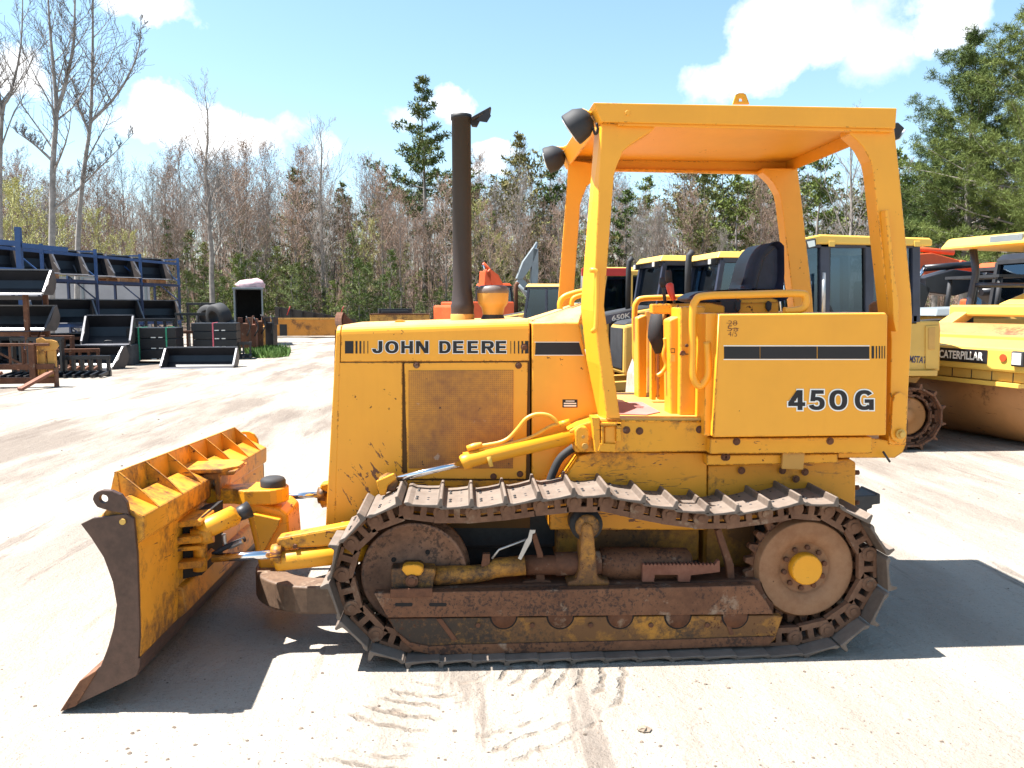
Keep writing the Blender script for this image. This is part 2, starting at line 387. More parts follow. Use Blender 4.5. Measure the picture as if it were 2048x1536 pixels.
def lettering(mb, body, o, du, dv, w, h, n, lift=.002, bold=.0, grow=0., spacing=1., thick=.0015):
    """flat letters: lower-left corner o, unit axes du (reading) and dv (up), box w x h, normal n"""
    vs, fs = text_mb(body, bold, spacing)
    v0, _ = (vs, fs) if not grow else text_mb(body, bold-grow, spacing)
    x0 = min(v.x for v in v0); x1 = max(v.x for v in v0); y0 = min(v.y for v in v0); y1 = max(v.y for v in v0)
    o, du, dv, n = Vector(o), Vector(du), Vector(dv), Vector(n)
    P = [o+du*((v.x-x0)/(x1-x0)*w)+dv*((v.y-y0)/(y1-y0)*h)+n*lift for v in vs]
    mb.add(P, fs); return mb
def wword(mb, body, Y, x0, y0, x1, y1, lift, bold, grow=0., spacing=1.):
    a = W(x0, y1, Y); b = W(x1, y1, Y); c = W(x0, y0, Y)
    du = (b-a); w = du.length; du.normalize(); dv = Vector((0, 0, 1))
    return lettering(mb, body, a, du, dv, w, c.z-a.z, (0, -1, 0), lift, bold, grow, spacing)
def copy_tree(o, parent=None):
    c = o.copy(); col.objects.link(c); c.parent = parent; WL[c.name] = WL.get(o.name, Vector((0, 0, 0)))
    for ch in o.children: copy_tree(ch, c)
    return c
# ------------------------------------------------------------------ ground
def ground_mat():
    t = NT('sandy_yard'); P = t.tc.outputs['Object']
    big = t.noise(.16, 4, .55, seed=3.); mid = t.noise(1.3, 6, .6); fine = t.noise(16, 6, .72, seed=5.); grit = t.noise(85, 3, .6, seed=8.)
    c = t.mix(t.step(big, .35, .65), (.305, .268, .225), (.38, .34, .292))
    # wheel tracks running away across the yard
    lane = t.noise(1.0, 5, .6, stretch=(1.1, .22, 1), seed=15.)
    far = t.step(t.n_y, 6., 9.) if False else None
    yy = t.n('ShaderNodeSeparateXYZ'); t.t.links.new(P, yy.inputs[0]); nearf = t.step(yy.outputs[1], 4.4, 8., .38, 1.)
    c = t.mix(t.math('MULTIPLY', t.step(lane, .45, .60, 0, .8), nearf), c, (.165, .132, .108))
    rid = t.noise(2.6, 6, .7, stretch=(1.6, .16, 1), seed=25.)
    c = t.mix(t.math('MULTIPLY', t.step(rid, .55, .62, 0, .7), t.step(t.noise(.45, 3, .5, seed=61.), .42, .58)), c, (.15, .12, .10))
    c = t.mix(t.step(mid, .55, .75, 0, .4), c, (.235, .20, .17))
    crumbs = t.math('MULTIPLY', t.step(grit, .60, .66), t.step(fine, .44, .60))
    c = t.mix(t.step(t.noise(38, 5, .75, seed=88.), .56, .68, 0, .45), c, (.20, .165, .135))
    c = t.mix(crumbs, c, (.15, .11, .085))
    # curved tread marks in front of the machine and ridged ones beside the blade
    sx = t.n('ShaderNodeSeparateXYZ'); t.t.links.new(P, sx.inputs[0])
    wob = t.math('MULTIPLY', t.math('SUBTRACT', t.noise(2.6, 4, .6, seed=50.), .5), .22)
    def tread(cx, cy, r0, r1, a, k, gate):
        dx = t.math('SUBTRACT', sx.outputs[0], cx); dy = t.math('SUBTRACT', sx.outputs[1], cy)
        r = t.math('SQRT', t.math('ADD', t.math('MULTIPLY', dx, dx), t.math('MULTIPLY', dy, dy))); r = t.math('ADD', r, wob)
        w = t.math('SINE', t.math('MULTIPLY', r, k))
        band = t.math('MULTIPLY', t.step(r, r0, r0+.06), t.step(r, r1-.06, r1, 1, 0))
        ang = t.math('ARCTAN2', dy, dx)
        g = t.math('MULTIPLY', t.step(ang, gate[0], gate[0]+.3), t.step(ang, gate[1]-.3, gate[1], 1, 0))
        return t.math('MULTIPLY', t.math('MULTIPLY', band, g), t.step(w, .1, .95))
    gp = G(930, 1330); t1 = tread(gp.x-.1, gp.y, .12, .95, 0, 66, (-2.5, .5))
    gp = G(1330, 1180); t2 = tread(gp.x, gp.y-.3, .5, .75, 0, 85, (-2.6, -.9))
    tm = t.math('MULTIPLY', t.math('MAXIMUM', t1, t2), t.math('MULTIPLY', t.step(fine, .36, .58), t.step(t.noise(2.2, 3, .6, seed=77.), .42, .56)))
    c = t.mix(t.math('MULTIPLY', tm, .5), c, (.24, .17, .12))
    h = t.math('ADD', t.math('MULTIPLY', fine, .45), t.math('MULTIPLY', mid, 1.0)); h = t.math('ADD', h, t.math('MULTIPLY', lane, 1.2)); h = t.math('ADD', h, t.math('MULTIPLY', tm, -.42)); h = t.math('ADD', h, t.math('MULTIPLY', grit, .12))
    t.bump(h, .9, .07)
    return t.set(col=c, rough=.95, spec=.15)
mGround = ground_mat()
mb = MB()
xs = [-400, -120, -60, -30]+[-16+i*.8 for i in range(41)]+[30, 60, 120, 400]; ys = [-60, -8]+[-2+i*.8 for i in range(30)]+[26+i*2 for i in range(15)]+[60, 80, 110, 160, 300, 700]
nx = len(xs)
def gz(x, y):
    k = min(1, max(0, (y-6)/10)); k = max(k, min(1, max(0, (-x-3)/4))) 
    return k*(mnoise.noise((x*.35, y*.2, 1))*.05+mnoise.noise((x*1.1, y*.7, 4))*.02) + (.0 if y < 58 else (y-58)*.012)
mb.add([(x, y, gz(x, y)) for y in ys for x in xs], [(j*nx+i, j*nx+i+1, (j+1)*nx+i+1, (j+1)*nx+i) for j in range(len(ys)-1) for i in range(nx-1)], True)
tag(build('ground', mb, mGround, recalc=False), kind='structure')
# loose stones
random.seed(11)
mb = MB()
def stone(mb, p, r):
    vs = []; n = 6
    for h, k in ((-.3, .8), (.25, 1.), (.7, .5)):
        for i in range(n):
            a = 2*math.pi*i/n+h; rr = r*k*random.uniform(.7, 1.2); vs.append((p[0]+rr*math.cos(a)*1.2, p[1]+rr*math.sin(a), p[2]+h*r))
    vs.append((p[0], p[1], p[2]+r*.85))
    fs = [(j*n+i, j*n+(i+1) % n, (j+1)*n+(i+1) % n, (j+1)*n+i) for j in range(2) for i in range(n)]+[(12+i, 12+(i+1) % n, 18) for i in range(n)]
    mb.add(vs, fs)
for k in range(1100):
    px = random.uniform(-60, 2100); py = random.choice([1340+220*random.random()**.8, random.uniform(900, 1560), random.uniform(760, 1000)])
    p = G(px, py); r = random.choice([.002, .0025, .003, .003, .0035, .004, .005, .008])*random.uniform(.6, 1.2)*(1 if p.y < 6 else 1.6)
    if p.y < 30: stone(mb, (p.x, p.y, gz(p.x, p.y)), r)
tag(build('gravel', mb, plain('brown_stones', (.17, .13, .10), .9, 0, .4, 30), recalc=False), 'small brown stones scattered over the pale sandy yard', 'gravel', kind='stuff')
p = G(1288, 1462); mb = MB(); stone(mb, (p.x, p.y, 0), .028); tag(build('stone', mb, plain('tan_stone', (.26, .2, .15), .9, 0, .3, 20)), 'tan stone beside the curved tread marks in front of the bulldozer', 'stone')
# ================================================================== the bulldozer in front
YC = 4.665
dz = tag(empty('bulldozer', (W(1220, 1300, 3.96).x, YC, 0)), 'big chipped yellow crawler bulldozer with open canopy, in front of all the other machines', 'bulldozer')
def mir(mb):
    m = MB(); m.v = [(a, 2*YC-b, c) for a, b, c in mb.v]; m.f = [f[::-1] for f in mb.f]; m.sm = list(mb.sm); m.mi = list(mb.mi); return m
def D(name, mb, mat, bevel=0., par=None, seg=2, label=None): return build(name, mb, mat, par or dz, bevel, seg, label)
def X_(px, py, Y): return W(px, py, Y).x
def xz(Y, pts): return [(W(a, b, Y).x, W(a, b, Y).z) for a, b in pts]

# ---- canopy
def shell(Yn, pts_side, Yf, t=.014):
    return MB().pris(Yn, pts_side, Yn+t)
roofpx = [(1187, 205), (1794, 216), (1791, 257), (1203, 244)]
rp = xz(3.98, roofpx)
mb = MB(); Yn, Yf = 3.98, 2*YC-3.98
mb.prism(rp, Yn, Yn+.012); mb.prism(rp, Yf-.012, Yf)
f0, r0, r1, f1 = rp
def strip(a, b, t=.012):                                   # fascia across the machine between near and far side panels
    mb.prism([a, b, (b[0]+t, b[1]), (a[0]+t, a[1])], Yn+.012, Yf-.012)
strip(f0, f1); strip((r0[0]-.012, r0[1]), (r1[0]-.012, r1[1]))
mb.prism([(f0[0]+.012, f0[1]-.03), (r0[0]-.013, r0[1]-.03), (r0[0]-.013, r0[1]-.004), (f0[0]+.012, f0[1]-.004)], Yn+.012, Yf-.012)
roof = D('canopy_roof', mb, mY, .004)
mb = MB()                                                   # lower lip of the side panels and stiffeners below the roof
mb.pris(3.995, [(1236, 244), (1786, 257), (1786, 264), (1236, 251)], 4.03)
D('roof_lip', mb, mY, .003, roof); D('roof_lip', mir(mb), mY, .003, roof)
mb = MB(); lug = xz(3.99, [(1466, 208), (1472, 189), (1478, 186), (1487, 186), (1492, 189), (1499, 208)]); c = W(1482, 199, 3.99)
mb.ring(lug, (c.x, c.z-.004, .012), 3.99, 4.005); D('lifting_lug', mb, mYc, 0, roof)
mb = MB(); p = W(1255, 226, 3.98); mb.ycyl(p.x, p.z, 3.976, 3.981, .014, 6); D('roof_bolt', mb, mY, .002, roof)

def frontpost():
    A = xz(4.02, [(1203, 246), (1187, 590), (1187, 622), (1214, 838), (1241, 838), (1208, 612), (1228, 352), (1232, 336), (1246, 302), (1262, 288), (1309, 258), (1309, 248)])
    B0 = xz(4.15, [(1190, 246), (1162, 596), (1161, 618), (1172, 720), (1197, 838)]); mb = MB()
    A = A[:1]+[A[1], A[2], ((A[2][0]+A[3][0])/2, (A[2][1]+A[3][1])/2), A[3]]+A[4:]
    B = B0+A[5:]
    mb.loft([(x, 4.02, z) for x, z in A], [(x, 4.15, z) for x, z in B]); return mb
def rearpost():
    return MB().pris(4.02, [(1700, 256), (1789, 256), (1799, 345), (1808, 440), (1823, 590), (1825, 634), (1817, 784), (1813, 890), (1778, 890), (1781, 784), (1783, 680), (1776, 615), (1757, 440), (1747, 345), (1742, 322), (1727, 294), (1712, 278), (1700, 268)], 4.13)
for nm, f in (('canopy_post', frontpost), ('canopy_post', rearpost)):
    a = f(); D(nm, a, mY, .006, seg=3); D(nm, mir(a), mY, .006, seg=3)
mb = MB().pris(3.965, [(1771, 420), (1777, 418), (1791, 560), (1798, 605), (1797, 662), (1792, 664), (1787, 640), (1786, 600)], 4.02); D('post_flange', mb, mY, .004)
mb = MB().pris(4.0, [(1786, 800), (1790, 790), (1800, 784), (1810, 790), (1814, 800), (1814, 875), (1806, 886), (1794, 886), (1784, 878), (1782, 866)], 4.02); D('post_foot', mb, mY, .004)
mb = MB(); p = W(1801, 868, 3.99); mb.ycyl(p.x, p.z, 3.982, 4.0, .026, 20); mb.ycyl(p.x, p.z, 3.965, 3.982, .017, 6); D('foot_bolt', mb, mYold, .002)
mb = MB().pris(4.03, [(1740, 876), (1814, 886), (1806, 905), (1790, 916), (1676, 916), (1676, 905), (1742, 905)], 4.3); D('rear_fender_bracket', mb, mYc, .004)
mb = MB().tube([W(1766, 903, 4.0), W(1780, 924, 3.99)], .006, 8); D('rear_bolt', mb, mDark)
# front post foot clamp
mb = MB(); mb.pris(4.0, [(1202, 846), (1242, 846), (1242, 852), (1202, 852)], 4.1); mb.pris(4.0, [(1203, 852), (1208, 852), (1207, 890), (1203, 890)], 4.1); mb.pris(4.0, [(1233, 846), (1243, 846), (1243, 882), (1233, 884)], 4.1)
mb.pris(4.005, [(1200, 886), (1232, 888), (1230, 905), (1196, 903)], 4.1); D('post_clamp', mb, mYc, .003)
mb = MB().pris(4.022, [(1209, 853), (1232, 851), (1232, 887), (1209, 889)], 4.1); D('clamp_block', mb, mY, .006)
mb = MB().pris(4.01, [(1184, 835), (1200, 835), (1202, 905), (1190, 905)], 4.12); D('post_flange', mb, mYc, .004)
# grab handle on the front post
hp = [W(1183, 541, 4.02), W(1184, 540, 3.965), W(1192, 543, 3.955), W(1194, 556, 3.955), W(1194, 600, 3.955), W(1192, 650, 3.955), W(1188, 661, 3.96), W(1186, 662, 4.02)]
D('grab_handle', MB().tube(smooth_path(hp, 5), .0125, 12), mY)
# work lights
def lamp(px, py, Y, s, tilt, par_px):
    c = W(px, py, Y); mb = MB(); d = Vector((math.cos(tilt)*-1, .28, math.sin(tilt))).normalized()
    mb.tube([c+d*.045*s, c+d*.035*s, c-d*.02*s, c-d*.06*s, c-d*.075*s], [.083*s, .085*s, .08*s, .056*s, .03*s], 20)
    o = D('work_light', mb, mBlackM)
    ln = MB().tube([c+d*.046*s, c+d*.052*s], [.074*s, .06*s], 20); D('lens', ln, mLens, par=o)
    bk = MB().tube([c-d*.02*s+Vector((0, 0, .06*s)), W(*par_px, Y), W(par_px[0]+9, par_px[1]-4, Y)], .012, 8); D('bracket', bk, mYc, par=o); return o
def cable(pts, Y): return D('lamp_cable', MB().tube(smooth_path([W(a, b, Y) for a, b in pts], 5), .006, 6), mBlackM)
cable([(1178, 240), (1186, 256), (1190, 268), (1196, 262), (1193, 246)], 4.06); cable([(1128, 306), (1136, 318), (1141, 312), (1139, 298)], 5.18)
lamp(1156, 250, 4.10, 1.0, -.62, (1180, 228)); lamp(1106, 317, 5.2, .98, -.3, (1127, 297))
mb = MB().pris(4.15, [(1787, 246), (1797, 244), (1810, 256), (1796, 279), (1788, 276)], 4.27); o = D('work_light', mb, mBlackM, .006)
mb = MB().pris(4.17, [(1799, 277), (1811, 258), (1813, 259), (1801, 278)], 4.25); D('lens', mb, mLens, par=o)

# ---- hood
HN, HF = 4.24, 2*YC-4.24
def hoodloft(f0, f1, r0, r1, rad):            # front line and rear line of the side (top, bottom), rounded shoulders
    def sec(a, b):
        (xa, za), (xb, zb_) = a, b; P = []
        for z, y in [(zb_, HN)]+[(za-rad+rad*math.sin(R(t_)), HN+rad-rad*math.cos(R(t_))) for t_ in range(0, 91, 15)]: P.append((y, z))
        P += [(2*YC-y, z) for y, z in P[::-1]]
        return [(xa+(xb-xa)*(z-za)/(zb_-za), y, z) for y, z in P]
    return MB().loft(sec(f0, f1), sec(r0, r1))
h4 = lambda *p: xz(HN, p)
mb = hoodloft(*h4((683, 650), (681, 723.5), (1059.5, 638), (1058.5, 722)), .05); hood = D('hood', mb, mY, .004)
mb = hoodloft(*h4((673, 652), (651, 1055), (681.5, 651), (670, 1055)), .05); D('grille_housing', mb, mYh, .004)
mb = MB().pris(HN+.001, [(679, 725.5), (804.5, 725), (804.5, 944), (812, 962), (812, 1056), (669, 1056)], HN+.2); D('side_panel', mb, mYh, .003)
mb = MB().pris(HN+.012, [(670, 660), (1060, 648), (1060, 1056), (660, 1056)], HF-.012); D('hood_frame', mb, plain('dark_gap_yellow', (.10, .045, .008), .8))
mb = MB().pris(HN+.001, [(808.5, 726), (1056, 724.5), (1052, 958), (815, 958)], HN+.02); sp = D('screen_panel', mb, mY, .004)
mb = MB().pris(HN-.004, [(817, 741), (1027, 740), (1026, 937), (817, 937)], HN+.0008); D('screen', mb, mScreen, .002, sp)
for px, py in ((833, 730), (1037, 731), (987, 953), (827, 1010), (1048, 694), (1040, 948)):
    p = W(px, py, HN); D('panel_bolt', MB().ycyl(p.x, p.z, HN-.012, HN+.002, .012, 6).ycyl(p.x, p.z, HN-.004, HN+.001, .018, 16), mRust, .002)
mb = MB().pris(HN+.004, [(814, 961), (1100, 961), (1090, 1030), (814, 1056)], HN+.2); D('lower_panel', mb, mYs, .004)
# cowl
CN = 4.225
cw = [(1064, 646), (1158, 645), (1200, 838), (1196, 905), (1172, 905), (1120, 962), (1064, 962)]
mb = MB().pris(CN, cw, 2*YC-CN); D('cowl', mb, mY, .008, seg=3)
tp = lambda Y, pts: [W(a, b, Y) for a, b in pts]
A = tp(CN+.004, [(1065, 650), (1157, 649), (1158, 645), (1064, 646)]); B = tp(CN+.22, [(1065, 650), (1170, 649), (1170, 606), (1072, 641)])
mb = MB().loft(A, B); m2 = mir(mb); mb.add(m2.v, m2.f)
A2 = [(p.x, CN+.22, p.z) for p in B]; mb.loft(A2, [(x, 2*YC-CN-.22, z) for x, y, z in A2]); D('cowl_top', mb, mY, .005)
mb = MB().tube(smooth_path([W(1120, 618, 4.5), W(1121, 603, 4.5), W(1130, 593, 4.5), W(1150, 586, 4.5), W(1170, 582, 4.5)], 5), .017, 10); D('cowl_handle', mb, mY)
mb = MB().tube(smooth_path([W(1143, 612, 4.45), W(1145, 600, 4.45), W(1152, 594, 4.45), W(1172, 588, 4.45)], 5), .014, 10); D('cowl_handle', mb, mYc)
mb = MB().pris(4.5, [(786, 648), (792, 640), (805, 640), (812, 645), (812, 652), (786, 652)], 4.56); D('hood_latch', mb, mYc, .004)
# decals
dk = MB()
def dbox(mb, Y, x0, y0, x1, y1, lift=.0015, sk=0):
    A = [W(x0, y1, Y), W(x1+sk, y1, Y), W(x1, y0, Y), W(x0+sk*.2, y0, Y)]
    mb.loft([a+Vector((0, -lift, 0)) for a in A], [a+Vector((0, .0006, 0)) for a in A])
for x0, x1 in ((690, 707), (711, 715), (719, 722.5), (727, 729), (735, 736.4), (1021, 1022.2), (1028, 1030), (1036, 1038.5), (1043, 1046.5), (1050, 1057)):
    dk = MB(); dbox(dk, HN, x0, 682, x1, 707); D('hood_stripe', dk, mDecalB)
S_, B_ = .27, .2
GLY = {'J': (.74, [('b', .46, .33, .74, 1), ('r', .37, .35, .37, .35, .27, .2, 178, 362)]),
 'O': (1., [('r', .5, .5, .5, .5, .27, .2, 0, 360)]), '0': (.86, [('r', .43, .5, .43, .5, .25, .19, 0, 360)]),
 'H': (.9, [('b', 0, 0, S_, 1), ('b', .63, 0, .9, 1), ('b', .2, .4, .7, .6)]),
 'N': (.92, [('b', 0, 0, .25, 1), ('b', .67, 0, .92, 1), ('p', (.0, 1), (.29, 1), (.92, 0), (.63, 0))]),
 'D': (.92, [('b', 0, 0, S_, 1), ('b', .2, .8, .44, 1), ('b', .2, 0, .44, .2), ('r', .42, .5, .5, .5, .27, .2, -90, 90)]),
 'E': (.76, [('b', 0, 0, S_, 1), ('b', .2, .8, .75, 1), ('b', .2, .41, .71, .59), ('b', .2, 0, .76, .2)]),
 'R': (.92, [('b', 0, 0, S_, 1), ('b', .2, .8, .56, 1), ('b', .2, .38, .56, .57), ('r', .55, .69, .34, .31, .26, .19, -90, 90), ('p', (.36, .42), (.64, .42), (.93, 0), (.63, 0))]),
 '4': (.82, [('b', .45, 0, .69, 1), ('b', 0, .2, .82, .39), ('p', (0, .38), (.27, .38), (.6, .84), (.6, 1), (.42, 1))]),
 '5': (.76, [('b', .1, .81, .71, 1), ('p', (.05, .44), (.28, .44), (.32, .9), (.1, .9)), ('r', .36, .33, .40, .33, .25, .18, -165, 132)]),
 'G': (.96, [('r', .48, .5, .48, .5, .26, .19, 38, 318), ('b', .5, .36, .96, .54), ('b', .72, 0, .96, .45)])}
def glyph(mb, ch, Y, x0, x1, y0, y1, lift, g=0.):
    w, parts = GLY[ch]; o = W(x0, y1, Y); ex = W(x1, y1, Y)-o; ez = W(x0, y0, Y)-o; k = [0]
    sx_ = g/ex.length*w; sz_ = g/ez.length
    def pt(u, v): p = o+ex*(u/w)+ez*v; return (p.x, Y-lift-k[0]*.00002, p.z)
    for q in parts:
        k[0] += 1
        if q[0] == 'b':
            _, a0, b0, a1, b1 = q; a0 -= sx_; a1 += sx_; b0 -= sz_; b1 += sz_; mb.add([pt(a0, b0), pt(a1, b0), pt(a1, b1), pt(a0, b1)], [(0, 1, 2, 3)])
        elif q[0] == 'p':
            P = q[1:]; cx_ = sum(p[0] for p in P)/len(P); cz_ = sum(p[1] for p in P)/len(P)
            mb.add([pt(a0+math.copysign(sx_*1.2, a0-cx_), b0+math.copysign(sz_, b0-cz_)) for a0, b0 in P], [tuple(range(len(P)))])
        else:
            _, cx_, cz_, rx, rz, wx, wz, a0, a1 = q; n = 40; vs = []; full = a1-a0 >= 360
            da = 0 if full or not g else math.degrees(sx_/rx)*.9
            sg = lambda t_: math.copysign(abs(t_)**.86, t_)
            for i in range(n+1):
                t_ = R(a0-da+(a1-a0+2*da)*i/n); c_, s_ = sg(math.cos(t_)), sg(math.sin(t_))
                vs += [pt(cx_+(rx+sx_)*c_, cz_+(rz+sz_)*s_), pt(cx_+(rx-wx-sx_)*c_, cz_+(rz-wz-sz_)*s_)]
            mb.add(vs, [(2*i, 2*i+1, 2*i+3, 2*i+2) for i in range(n)])
for ch, x0, x1 in (('J', 744.5, 765), ('O', 770.5, 797), ('H', 802.5, 826), ('N', 832, 857), ('D', 878.5, 901.5), ('E', 906, 927), ('E', 935, 956), ('R', 963, 988.5), ('E', 991.5, 1012.5)):
    m1 = MB(); glyph(m1, ch, HN, x0, x1, 682, 706.5, .0032); a = D('letter', m1, mDecalB)
    m1 = MB(); glyph(m1, ch, HN, x0, x1, 682, 706.5, .0022, .0035); D('letter_outline', m1, mDecalW, par=a)
dk = MB(); dbox(dk, CN, 1070, 685, 1158, 709.5, sk=7); D('cowl_stripe', dk, mDecalB)
dk = MB(); dbox(dk, CN, 1069, 683.6, 1159, 684.8); dbox(dk, CN, 1069, 709.7, 1167, 711); D('stripe_edge', dk, mDecalW)
dk = MB(); dbox(dk, CN, 1125, 799, 1155, 815); pl = D('data_plate', dk, mDecalB)
dk = MB(); dbox(dk, CN-.0017, 1131, 801.2, 1149, 803); dbox(dk, CN-.0017, 1127.5, 805.5, 1152.5, 808); dbox(dk, CN-.0017, 1127.5, 810, 1152.5, 813); D('plate_print', dk, mDecalW, par=pl)

# ---- stack and precleaner
sx = W(925, 640, YC)
mb = MB(); zt = W(925, 240, YC).z; zb = W(925, 648, YC).z; z1 = W(925, 612, YC).z; z2 = W(925, 585, YC).z
mb.lathe([(.067, zb), (.067, z1-.02), (.069, z1), (.064, z1+.015), (.055, z2+.03), (.0545, zt), (.060, zt), (.060, zt+.028), (.052, zt+.028), (.052, zt-.3)], (sx.x, YC, 0), 'z', 32)
st = D('exhaust_stack', mb, mStack)
mb = MB().lathe([(.070, zb-.02), (.070, zb+.055), (.066, zb+.06)], (sx.x, YC, 0), 'z', 28); D('stack_clamp', mb, mYdeep, par=st)
mb = MB(); e = W(944, 242, YC); mb.obox(W(962, 231, YC), (.125, .13, .012), Matrix.Rotation(R(-29), 3, 'Y')); mb.loft(tp(YC-.065, [(952, 240), (977, 217), (982, 232), (974, 245), (960, 243)]), tp(YC-.058, [(952, 240), (977, 217), (982, 232), (974, 245), (960, 243)]))
mb.pris(YC-.02, [(938, 236), (962, 236), (954, 252), (944, 251)], YC+.02); D('rain_cap', mb, mBlackM, .002, st)
cx = W(986, 640, YC).x; zz = lambda py: W(986, py, YC).z
mb = MB().lathe([(.055, zz(648)), (.052, zz(640)), (.062, zz(625)), (.068, zz(615)), (.078, zz(611)), (.088, zz(605)), (.092, zz(586)), (.092, zz(584)), (.02, zz(583))], (cx, YC, 0), 'z', 32); pc = D('precleaner', mb, paint('dull_tan_yellow', (.45, .25, .055), .5, chips=.35, dust=.3))
mb = MB().lathe([(.001, zz(570)), (.07, zz(571)), (.086, zz(574)), (.093, zz(580)), (.093, zz(586)), (.088, zz(588))], (cx, YC, 0), 'z', 32); D('precleaner_lid', mb, metal('grey_brown_lid', (.09, .07, .06), (.14, .11, .10), .5), par=pc)
mb = MB().lathe([(.10, zz(652)), (.07, zz(637)), (.058, zz(628))], (cx, YC, 0), 'z', 24); D('precleaner_boot', mb, mRubber, par=pc)

# ---- tank boxes and operator station
def both(name, mb, mat, bevel=0., seg=2):
    D(name, mb, mat, bevel, seg=seg); D(name, mir(mb), mat, bevel, seg=seg)
TN = 3.92
both('fuel_tank', MB().pris(TN, [(1438, 628), (1772, 625), (1776, 632), (1773, 871), (1426, 875)], TN+.42), mY, .009, 3)
both('tank_front_panel', MB().pris(TN+.05, [(1412, 627), (1434, 626), (1426, 872), (1408, 872), (1410, 800)], TN+.4), mY, .004)
both('tank_skirt', MB().pris(3.965, [(1421, 877), (1744, 874), (1745, 903), (1740, 906), (1419, 908)], 4.2), mYc, .005)
both('skirt_rail', MB().pris(4.01, [(1414, 910), (1676, 908), (1676, 926), (1414, 931)], 4.2), mYc, .005)
for px, py, Y in ((1473, 883, 3.965), (1660, 882, 3.965), (1449, 914, 4.01), (1253, 860, 4.03), (1279, 862, 4.03), (1399, 859, 4.03), (1483, 941, 4.07), (1565, 941, 4.07), (1610, 944, 4.07), (1592, 958, 4.07), (1453, 914, 4.01)):
    p = W(px, py, Y); D('frame_bolt', MB().ycyl(p.x, p.z, Y-.01, Y+.002, .013, 6).ycyl(p.x, p.z, Y-.004, Y+.002, .02, 16), mRust, .002)
mb = MB().pris(3.98, [(1566, 905), (1610, 905), (1607, 940), (1564, 938)], 4.0); D('tank_bracket', mb, mYdeep, .004)
both('floor_side_panel', MB().pris(4.03, [(1200, 840), (1242, 841), (1421, 842), (1420, 866), (1418, 903), (1230, 905), (1196, 903)], 4.1), mYc, .005)
mb = MB(); f = xz(4.03, [(1200, 838), (1424, 839)]); mb.box(f[0][0], f[1][0]+.9, 4.035, 2*YC-4.035, f[0][1]-.02, f[0][1]); fl = D('floor_plate', mb, mYold, .003)
mb = MB(); a = W(1248, 826, 4.15); b = W(1330, 826, 4.15); mb.zprism([(a.x-.08, 4.2), (a.x+.12, 4.14), (b.x, 4.25), (b.x, 4.7), (a.x-.08, 4.7)], f[0][1]+.001, f[0][1]+.006); D('floor_mat', mb, plain('worn_red_floor_mat', (.34, .16, .14), .8), par=fl)
cs = MB().pris(4.15, [(1361, 614), (1411, 612), (1410, 832), (1359, 832)], 4.36); D('control_console', cs, mY, .008)
mb = MB().pris(4.145, [(1360, 708), (1411, 707), (1411, 708.4), (1360, 709.4)], 4.16); D('console_seam', mb, mGapShade)
for px, py, r in ((1373, 691, .009), (1365, 706, .014), (1401, 689, .011), (1355, 612, .006)):
    p = W(px, py, 4.15); D('console_bolt', MB().ycyl(p.x, p.z, 4.14, 4.152, r, 8), mRust)
both('console_front', MB().pris(4.2, [(1339, 640), (1358, 632), (1362, 640), (1360, 832), (1341, 832)], 4.34), mY, .01, 3)
mb = MB().pris(4.34, [(1305, 608), (1420, 606), (1450, 612), (1450, 628), (1305, 628)], 4.42); D('console_top', mb, mYc, .008)
D('console_handle', MB().tube(smooth_path([W(1330, 676, 4.28), W(1331, 690, 4.28), W(1327, 710, 4.28), W(1332, 730, 4.28), W(1325, 744, 4.28), W(1314, 752, 4.28)], 5), .011, 10), mY)
mb = MB(); [dbox(mb, 4.2, x0, y0, x1, y1) for x0, y0, x1, y1 in ((1341, 697, 1350, 698), (1341, 704.5, 1350, 705.5), (1341, 697, 1342, 705), (1349, 697, 1350, 705))]; D('console_decal', mb, mDecalB)
mb = MB(); dbox(mb, 4.2, 1341, 709, 1350, 723); D('console_decal', mb, mYlight)
# levers
def lever(pts, Y, r, knob, kmat, kr):
    o = D('control_lever', MB().tube([W(a, b, Y) for a, b in pts], r, 8), mDark)
    D('knob', MB().tube([W(a, b, Y) for a, b in knob], kr, 12), kmat, par=o)
lever([(1349, 606), (1346, 596)], 4.3, .008, [(1348, 600), (1342, 585), (1339, 570), (1338, 566)], mRedK, [.013, .018, .022, .012])
lever([(1333, 625), (1327, 580), (1326, 560)], 4.5, .010, [(1327, 575), (1325, 566), (1324, 555)], mBlackM, [.012, .02, .014])
lever([(1338, 575), (1337, 556)], 4.7, .012, [(1338, 568), (1337, 548), (1336, 540)], mBlackM, [.02, .02, .015])
mb = MB().tube([W(1322, 612, 4.5), W(1318, 655, 4.5), W(1316, 672, 4.5), W(1322, 705, 4.5)], [.05, .06, .06, .035], 12); D('lever_boot', mb, mRubber)
mb = MB().tube([W(1329, 612, 4.45), W(1328, 650, 4.45)], .012, 8); D('control_lever', mb, mYdeep)
for px, w in ((1303, 9), (1318, 14)):
    D('dash_post', MB().pris(4.7, [(px, 650), (px+w, 645), (px+w, 800), (px, 800)], 4.76), mYc, .004)
def bead(pts, Y, r=.0045, m=None):
    return D('weld_bead', MB().tube([W(a, b, Y) for a, b in pts], r, 6), m or mYc)
bead([(1206, 246), (1308, 249)], 4.018); bead([(1702, 258), (1786, 258)], 4.018); bead([(1214, 838), (1240, 838)], 4.022); bead([(1781, 786), (1786, 800), (1784, 866)], 4.018)
bead([(1438, 629), (1426, 874)], TN-.001, .004, mY); bead([(1240, 842), (1420, 843)], 4.028)
